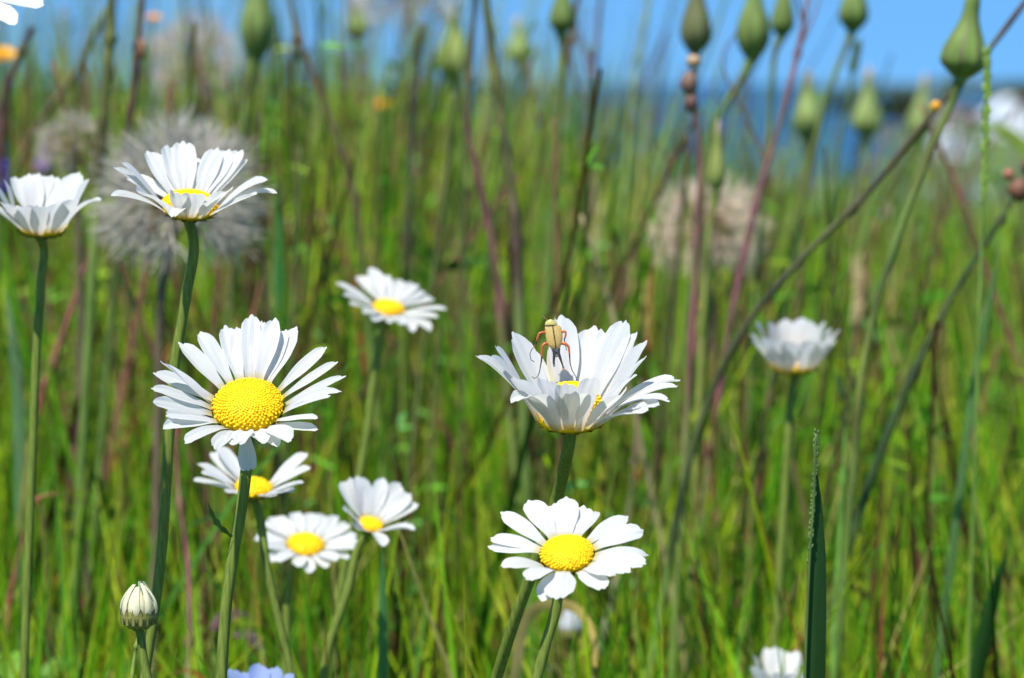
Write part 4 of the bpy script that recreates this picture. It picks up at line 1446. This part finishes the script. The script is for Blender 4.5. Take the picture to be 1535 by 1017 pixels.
# ------------------------------------------------------------------ scattered stems in the meadow (individuals)
SC = [((0.20, 0.06, 0.05), 10), ((0.18, 0.045, 0.06), 9), ((0.24, 0.11, 0.05), 9), ((0.07, 0.04, 0.02), 10), ((0.05, 0.06, 0.015), 9), ((0.09, 0.11, 0.025), 8), ((0.32, 0.26, 0.12), 8)]
for i in range(130):
    d = rnd.uniform(1.1, 2.6)
    x = rnd.uniform(-60, 1600)
    y0 = rnd.uniform(10, 420) if x < 820 else rnd.uniform(150, 560)
    c, wd = SC[rnd.randrange(len(SC))]
    ln = rnd.gauss(0, 0.30)
    k = d / FPX
    pix = [(x + ln * 0, y0), (x - ln * 120 + rnd.uniform(-8, 8), y0 + 120), (x - ln * 260, y0 + 260)]
    sp = spline(stem_path(None, pix, d), 6)
    mb = MB()
    n = len(sp)
    cc = [np.array(c) * (0.8 + 0.25 * math.sin(j * 0.9 + i)) * (1 - 0.4 * j / n) + np.array((0.1, 0.16, 0.03)) * 0.4 * j / n for j in range(n)]
    mb.tube(sp, np.linspace(0.5, 1.2, n) * rnd.uniform(0.0009, 0.0017), 7, col=cc)
    o = mb.build('thin_stalk', M['plant'])
    tag(o, 'thin blurred stalk, one of many alike deep in the grass', 'stalk', 'thin stalks deep in the grass')


# ------------------------------------------------------------------ meadow grass (uncountable)
def grass_mass(name, count, seg, dmin, dmax, palette, wlo, whi, hscale, dens_pow=1.0, spread=0.42, amin=None, droop=0.25, seed=5, label_h=None):
    r = np.random.default_rng(seed)
    t = r.random(count)
    d = (dmin ** dens_pow + t * (dmax ** dens_pow - dmin ** dens_pow)) ** (1 / dens_pow)
    a = r.uniform(-spread if amin is None else amin, spread, count)
    x, y = a * d, d
    gz = ground_z(x, y)
    px = 767 + FPX * a
    # top of the sward relative to the eye: high on the left, lower to the right
    left = 1 - smooth((px - 600) / 520)
    off = -0.022 + 0.105 * left * smooth((d - 1.0) / 0.8) - 0.02 * (d < 1.25)
    hmax = np.maximum(CAM_H + off - gz * 0.15, 0.2)
    h = hmax * hscale * (0.68 + 0.32 * r.random(count) ** 0.6)
    wd = r.uniform(wlo, whi, count)
    yaw = r.uniform(0, 2 * np.pi, count)
    ln = r.normal(0, 0.18, (count, 2))
    dr = droop * r.random(count) ** 2.2
    da = r.uniform(0, 2 * np.pi, count)
    ts = np.linspace(0, 1, seg + 1)
    V = np.zeros((count, seg + 1, 3, 3))
    for i, s in enumerate(ts):
        cx = x + h * (ln[:, 0] * s + dr * np.cos(da) * s ** 3)
        cy = y + h * (ln[:, 1] * s + dr * np.sin(da) * s ** 3)
        cz = gz + h * (s - 0.35 * dr * s ** 3)
        tw = yaw + 1.2 * s * (da - 3)/3
        w_ = wd / 2 * (0.55 + 0.45 * min(1, s * 3)) * (1 - s ** 2.6) + 0.0001
        sx, sy = np.cos(tw) * w_, np.sin(tw) * w_
        V[:, i, 0] = np.stack([cx - sx, cy - sy, cz], -1)
        V[:, i, 1] = np.stack([cx + sy * 0.3, cy - sx * 0.3, cz], -1)
        V[:, i, 2] = np.stack([cx + sx, cy + sy, cz], -1)
    pal = np.array([p[0] for p in palette])
    pw = np.array([p[1] for p in palette], float)
    ci = r.choice(len(pal), count, p=pw / pw.sum())
    c = pal[ci] * r.uniform(0.75, 1.25, (count, 1))
    C = np.repeat(np.repeat(c[:, None, None, :], seg + 1, 1), 3, 2)
    idx = np.arange(count)[:, None, None] * ((seg + 1) * 3) + np.arange(seg)[None, :, None] * 3 + np.arange(2)[None, None, :]
    F = np.stack([idx, idx + 1, idx + 4, idx + 3], -1).reshape(-1, 4)
    me = bpy.data.meshes.new(name)
    nv, nf = count * (seg + 1) * 3, len(F)
    me.vertices.add(nv)
    me.vertices.foreach_set('co', V.astype(np.float32).ravel())
    me.loops.add(nf * 4)
    me.loops.foreach_set('vertex_index', F.astype(np.int32).ravel())
    me.polygons.add(nf)
    me.polygons.foreach_set('loop_start', np.arange(0, nf * 4, 4, dtype=np.int32))
    me.polygons.foreach_set('use_smooth', np.ones(nf, bool))
    me.materials.append(M['grass'])
    ca = me.color_attributes.new('Col', 'FLOAT_COLOR', 'POINT')
    ca.data.foreach_set('color', np.c_[C.reshape(-1, 3), np.ones(nv)].astype(np.float32).ravel())
    me.update(calc_edges=True)
    o = bpy.data.objects.new(name, me)
    COL.objects.link(o)
    return o


PAL = [((0.34, 0.48, 0.014), 7), ((0.20, 0.45, 0.018), 7), ((0.10, 0.31, 0.012), 5), ((0.50, 0.56, 0.04), 4), ((0.16, 0.40, 0.06), 1.4), ((0.58, 0.48, 0.16), 1.2), ((0.32, 0.09, 0.05), 1.2), ((0.014, 0.05, 0.005), 4.5), ((0.05, 0.022, 0.012), 0.8)]
PALE = [((0.34, 0.42, 0.10), 4), ((0.22, 0.34, 0.08), 3), ((0.50, 0.46, 0.20), 2), ((0.30, 0.14, 0.08), 2), ((0.06, 0.05, 0.02), 1.5)]


def herb_mass(name, count, dmin, dmax, amin, amax, drop, nleaf, llen, seed, ls=0.14):
    """thin branching herbs with many small leaves: the tangle between the grass"""
    r = np.random.default_rng(seed)
    V, F, C = [], [], []

    def strip(pts, wd, side, col):
        j = len(V)
        for p, w_ in zip(pts, wd):
            V.append(p - side * w_)
            V.append(p + side * w_)
            C.append(col)
            C.append(col)
        for q in range(len(pts) - 1):
            F.append((j + 2 * q, j + 2 * q + 1, j + 2 * q + 3, j + 2 * q + 2))
    stems = np.array([(0.12, 0.16, 0.03), (0.20, 0.07, 0.05), (0.10, 0.05, 0.03), (0.24, 0.28, 0.06), (0.26, 0.10, 0.08), (0.30, 0.24, 0.10)])
    lvs = np.array([(0.26, 0.42, 0.02), (0.14, 0.38, 0.03), (0.08, 0.26, 0.02), (0.38, 0.48, 0.05), (0.14, 0.36, 0.08), (0.10, 0.30, 0.02), (0.02, 0.07, 0.01)])
    for i in range(count):
        t = r.random()
        d = (dmin ** 1.5 + t * (dmax ** 1.5 - dmin ** 1.5)) ** (1 / 1.5)
        a = r.uniform(amin, amax)
        x, y = a * d, d
        g0 = float(ground_z(x, y))
        px = 767 + FPX * a
        lf = 1 - float(smooth((px - 600) / 460))
        top = CAM_H + drop + 0.10 * lf * float(smooth((d - 1.0) / 0.8)) - 0.05 * r.random() ** 0.5 * (1 + d)
        h = max(top - g0, 0.15)
        ln = r.normal(0, ls, 2)
        cv = r.normal(0, 0.06, 2)
        ts = np.linspace(0, 1, 9)
        P = np.stack([x + h * (ln[0] * ts + cv[0] * np.sin(ts * 5)), y + h * (ln[1] * ts + cv[1] * np.sin(ts * 4)), g0 + h * ts], -1)
        yaw = r.uniform(0, 6.28)
        c = stems[r.integers(len(stems))] * r.uniform(0.7, 1.3)
        wd = 0.0016 * (1 - 0.6 * ts) * r.uniform(0.7, 1.4)
        strip(P, wd, np.array([1.0, 0, 0]), c)
        strip(P, wd, np.array([0, 1.0, 0]), c)
        lc = lvs[r.integers(len(lvs))]
        for q in range(nleaf):
            s_ = r.uniform(0.25, 1.0)
            k0 = s_ * 8
            b = int(min(k0, 7))
            p = P[b] + (P[b + 1] - P[b]) * (k0 - b)
            th = r.uniform(0, 6.28)
            el = r.uniform(0.0, 1.35)
            dv = np.array([math.cos(th) * math.cos(el), math.sin(th) * math.cos(el), math.sin(el)])
            L = llen * r.uniform(0.4, 1.3) * (1.2 - 0.5 * s_)
            sd = np.cross(dv, r.normal(0, 1, 3))
            sd /= np.linalg.norm(sd) + 1e-9
            W = L * r.uniform(0.05, 0.15)
            dp = np.array([0, 0, -0.25 * L * r.random()])
            strip([p, p + dv * L * 0.35, p + dv * L * 0.7 + dp * 0.4, p + dv * L + dp], [W * 0.2, W, W * 0.8, W * 0.05], sd, lc * r.uniform(0.7, 1.3))
    mb = MB()
    mb.add(V, F, C)
    return mb.build(name, M['grass'])


g = grass_mass('meadow_grass', 19500, 7, 1.15, 5.0, PAL, 0.0022, 0.0068, 1.0, dens_pow=1.6)
tag(g, 'tall green meadow grass filling the picture', 'grass', kind='stuff')
g = grass_mass('low_grass', 9000, 7, 0.92, 1.4, PAL, 0.0022, 0.0058, 0.87, dens_pow=2.0, droop=0.5, seed=21)
tag(g, 'lower meadow grass close around the daisy stems', 'grass', kind='stuff')
g = grass_mass('flowering_grass', 1500, 8, 1.5, 4.5, PALE, 0.0016, 0.0042, 1.12, dens_pow=1.5, amin=-0.30, spread=0.05, droop=0.1, seed=33)
tag(g, 'pale flowering grass reaching over the skyline in the taller half of the meadow', 'grass', kind='stuff')
g = grass_mass('sparse_grass', 420, 8, 1.6, 4.2, PALE, 0.0014, 0.0036, 1.06, dens_pow=1.5, amin=0.02, spread=0.2, droop=0.12, seed=35)
tag(g, 'sparse thin grass standing against the sea', 'grass', kind='stuff')
g = grass_mass('distant_grass', 13000, 5, 4.8, 16, PAL, 0.004, 0.011, 0.95, dens_pow=1.3, spread=0.40, seed=9)
tag(g, 'far grass on the slope towards the sea', 'grass', kind='stuff')
g = herb_mass('meadow_herbs', 1300, 1.25, 4.0, -0.28, 0.28, 0.0, 24, 0.020, 41)
tag(g, 'tangle of small leaved herbs and red stems through the grass', 'herbs', kind='stuff')
g = herb_mass('leaning_herbs', 420, 1.3, 3.2, -0.26, 0.12, 0.02, 9, 0.016, 47, 0.3)
tag(g, 'leaning reddish and green herb stems crossing each other by the skyline', 'herbs', kind='stuff')
g = herb_mass('low_herbs', 420, 1.08, 1.6, -0.26, 0.26, -0.07, 22, 0.018, 43)
tag(g, 'leafy undergrowth low behind the daisies', 'herbs', kind='stuff')
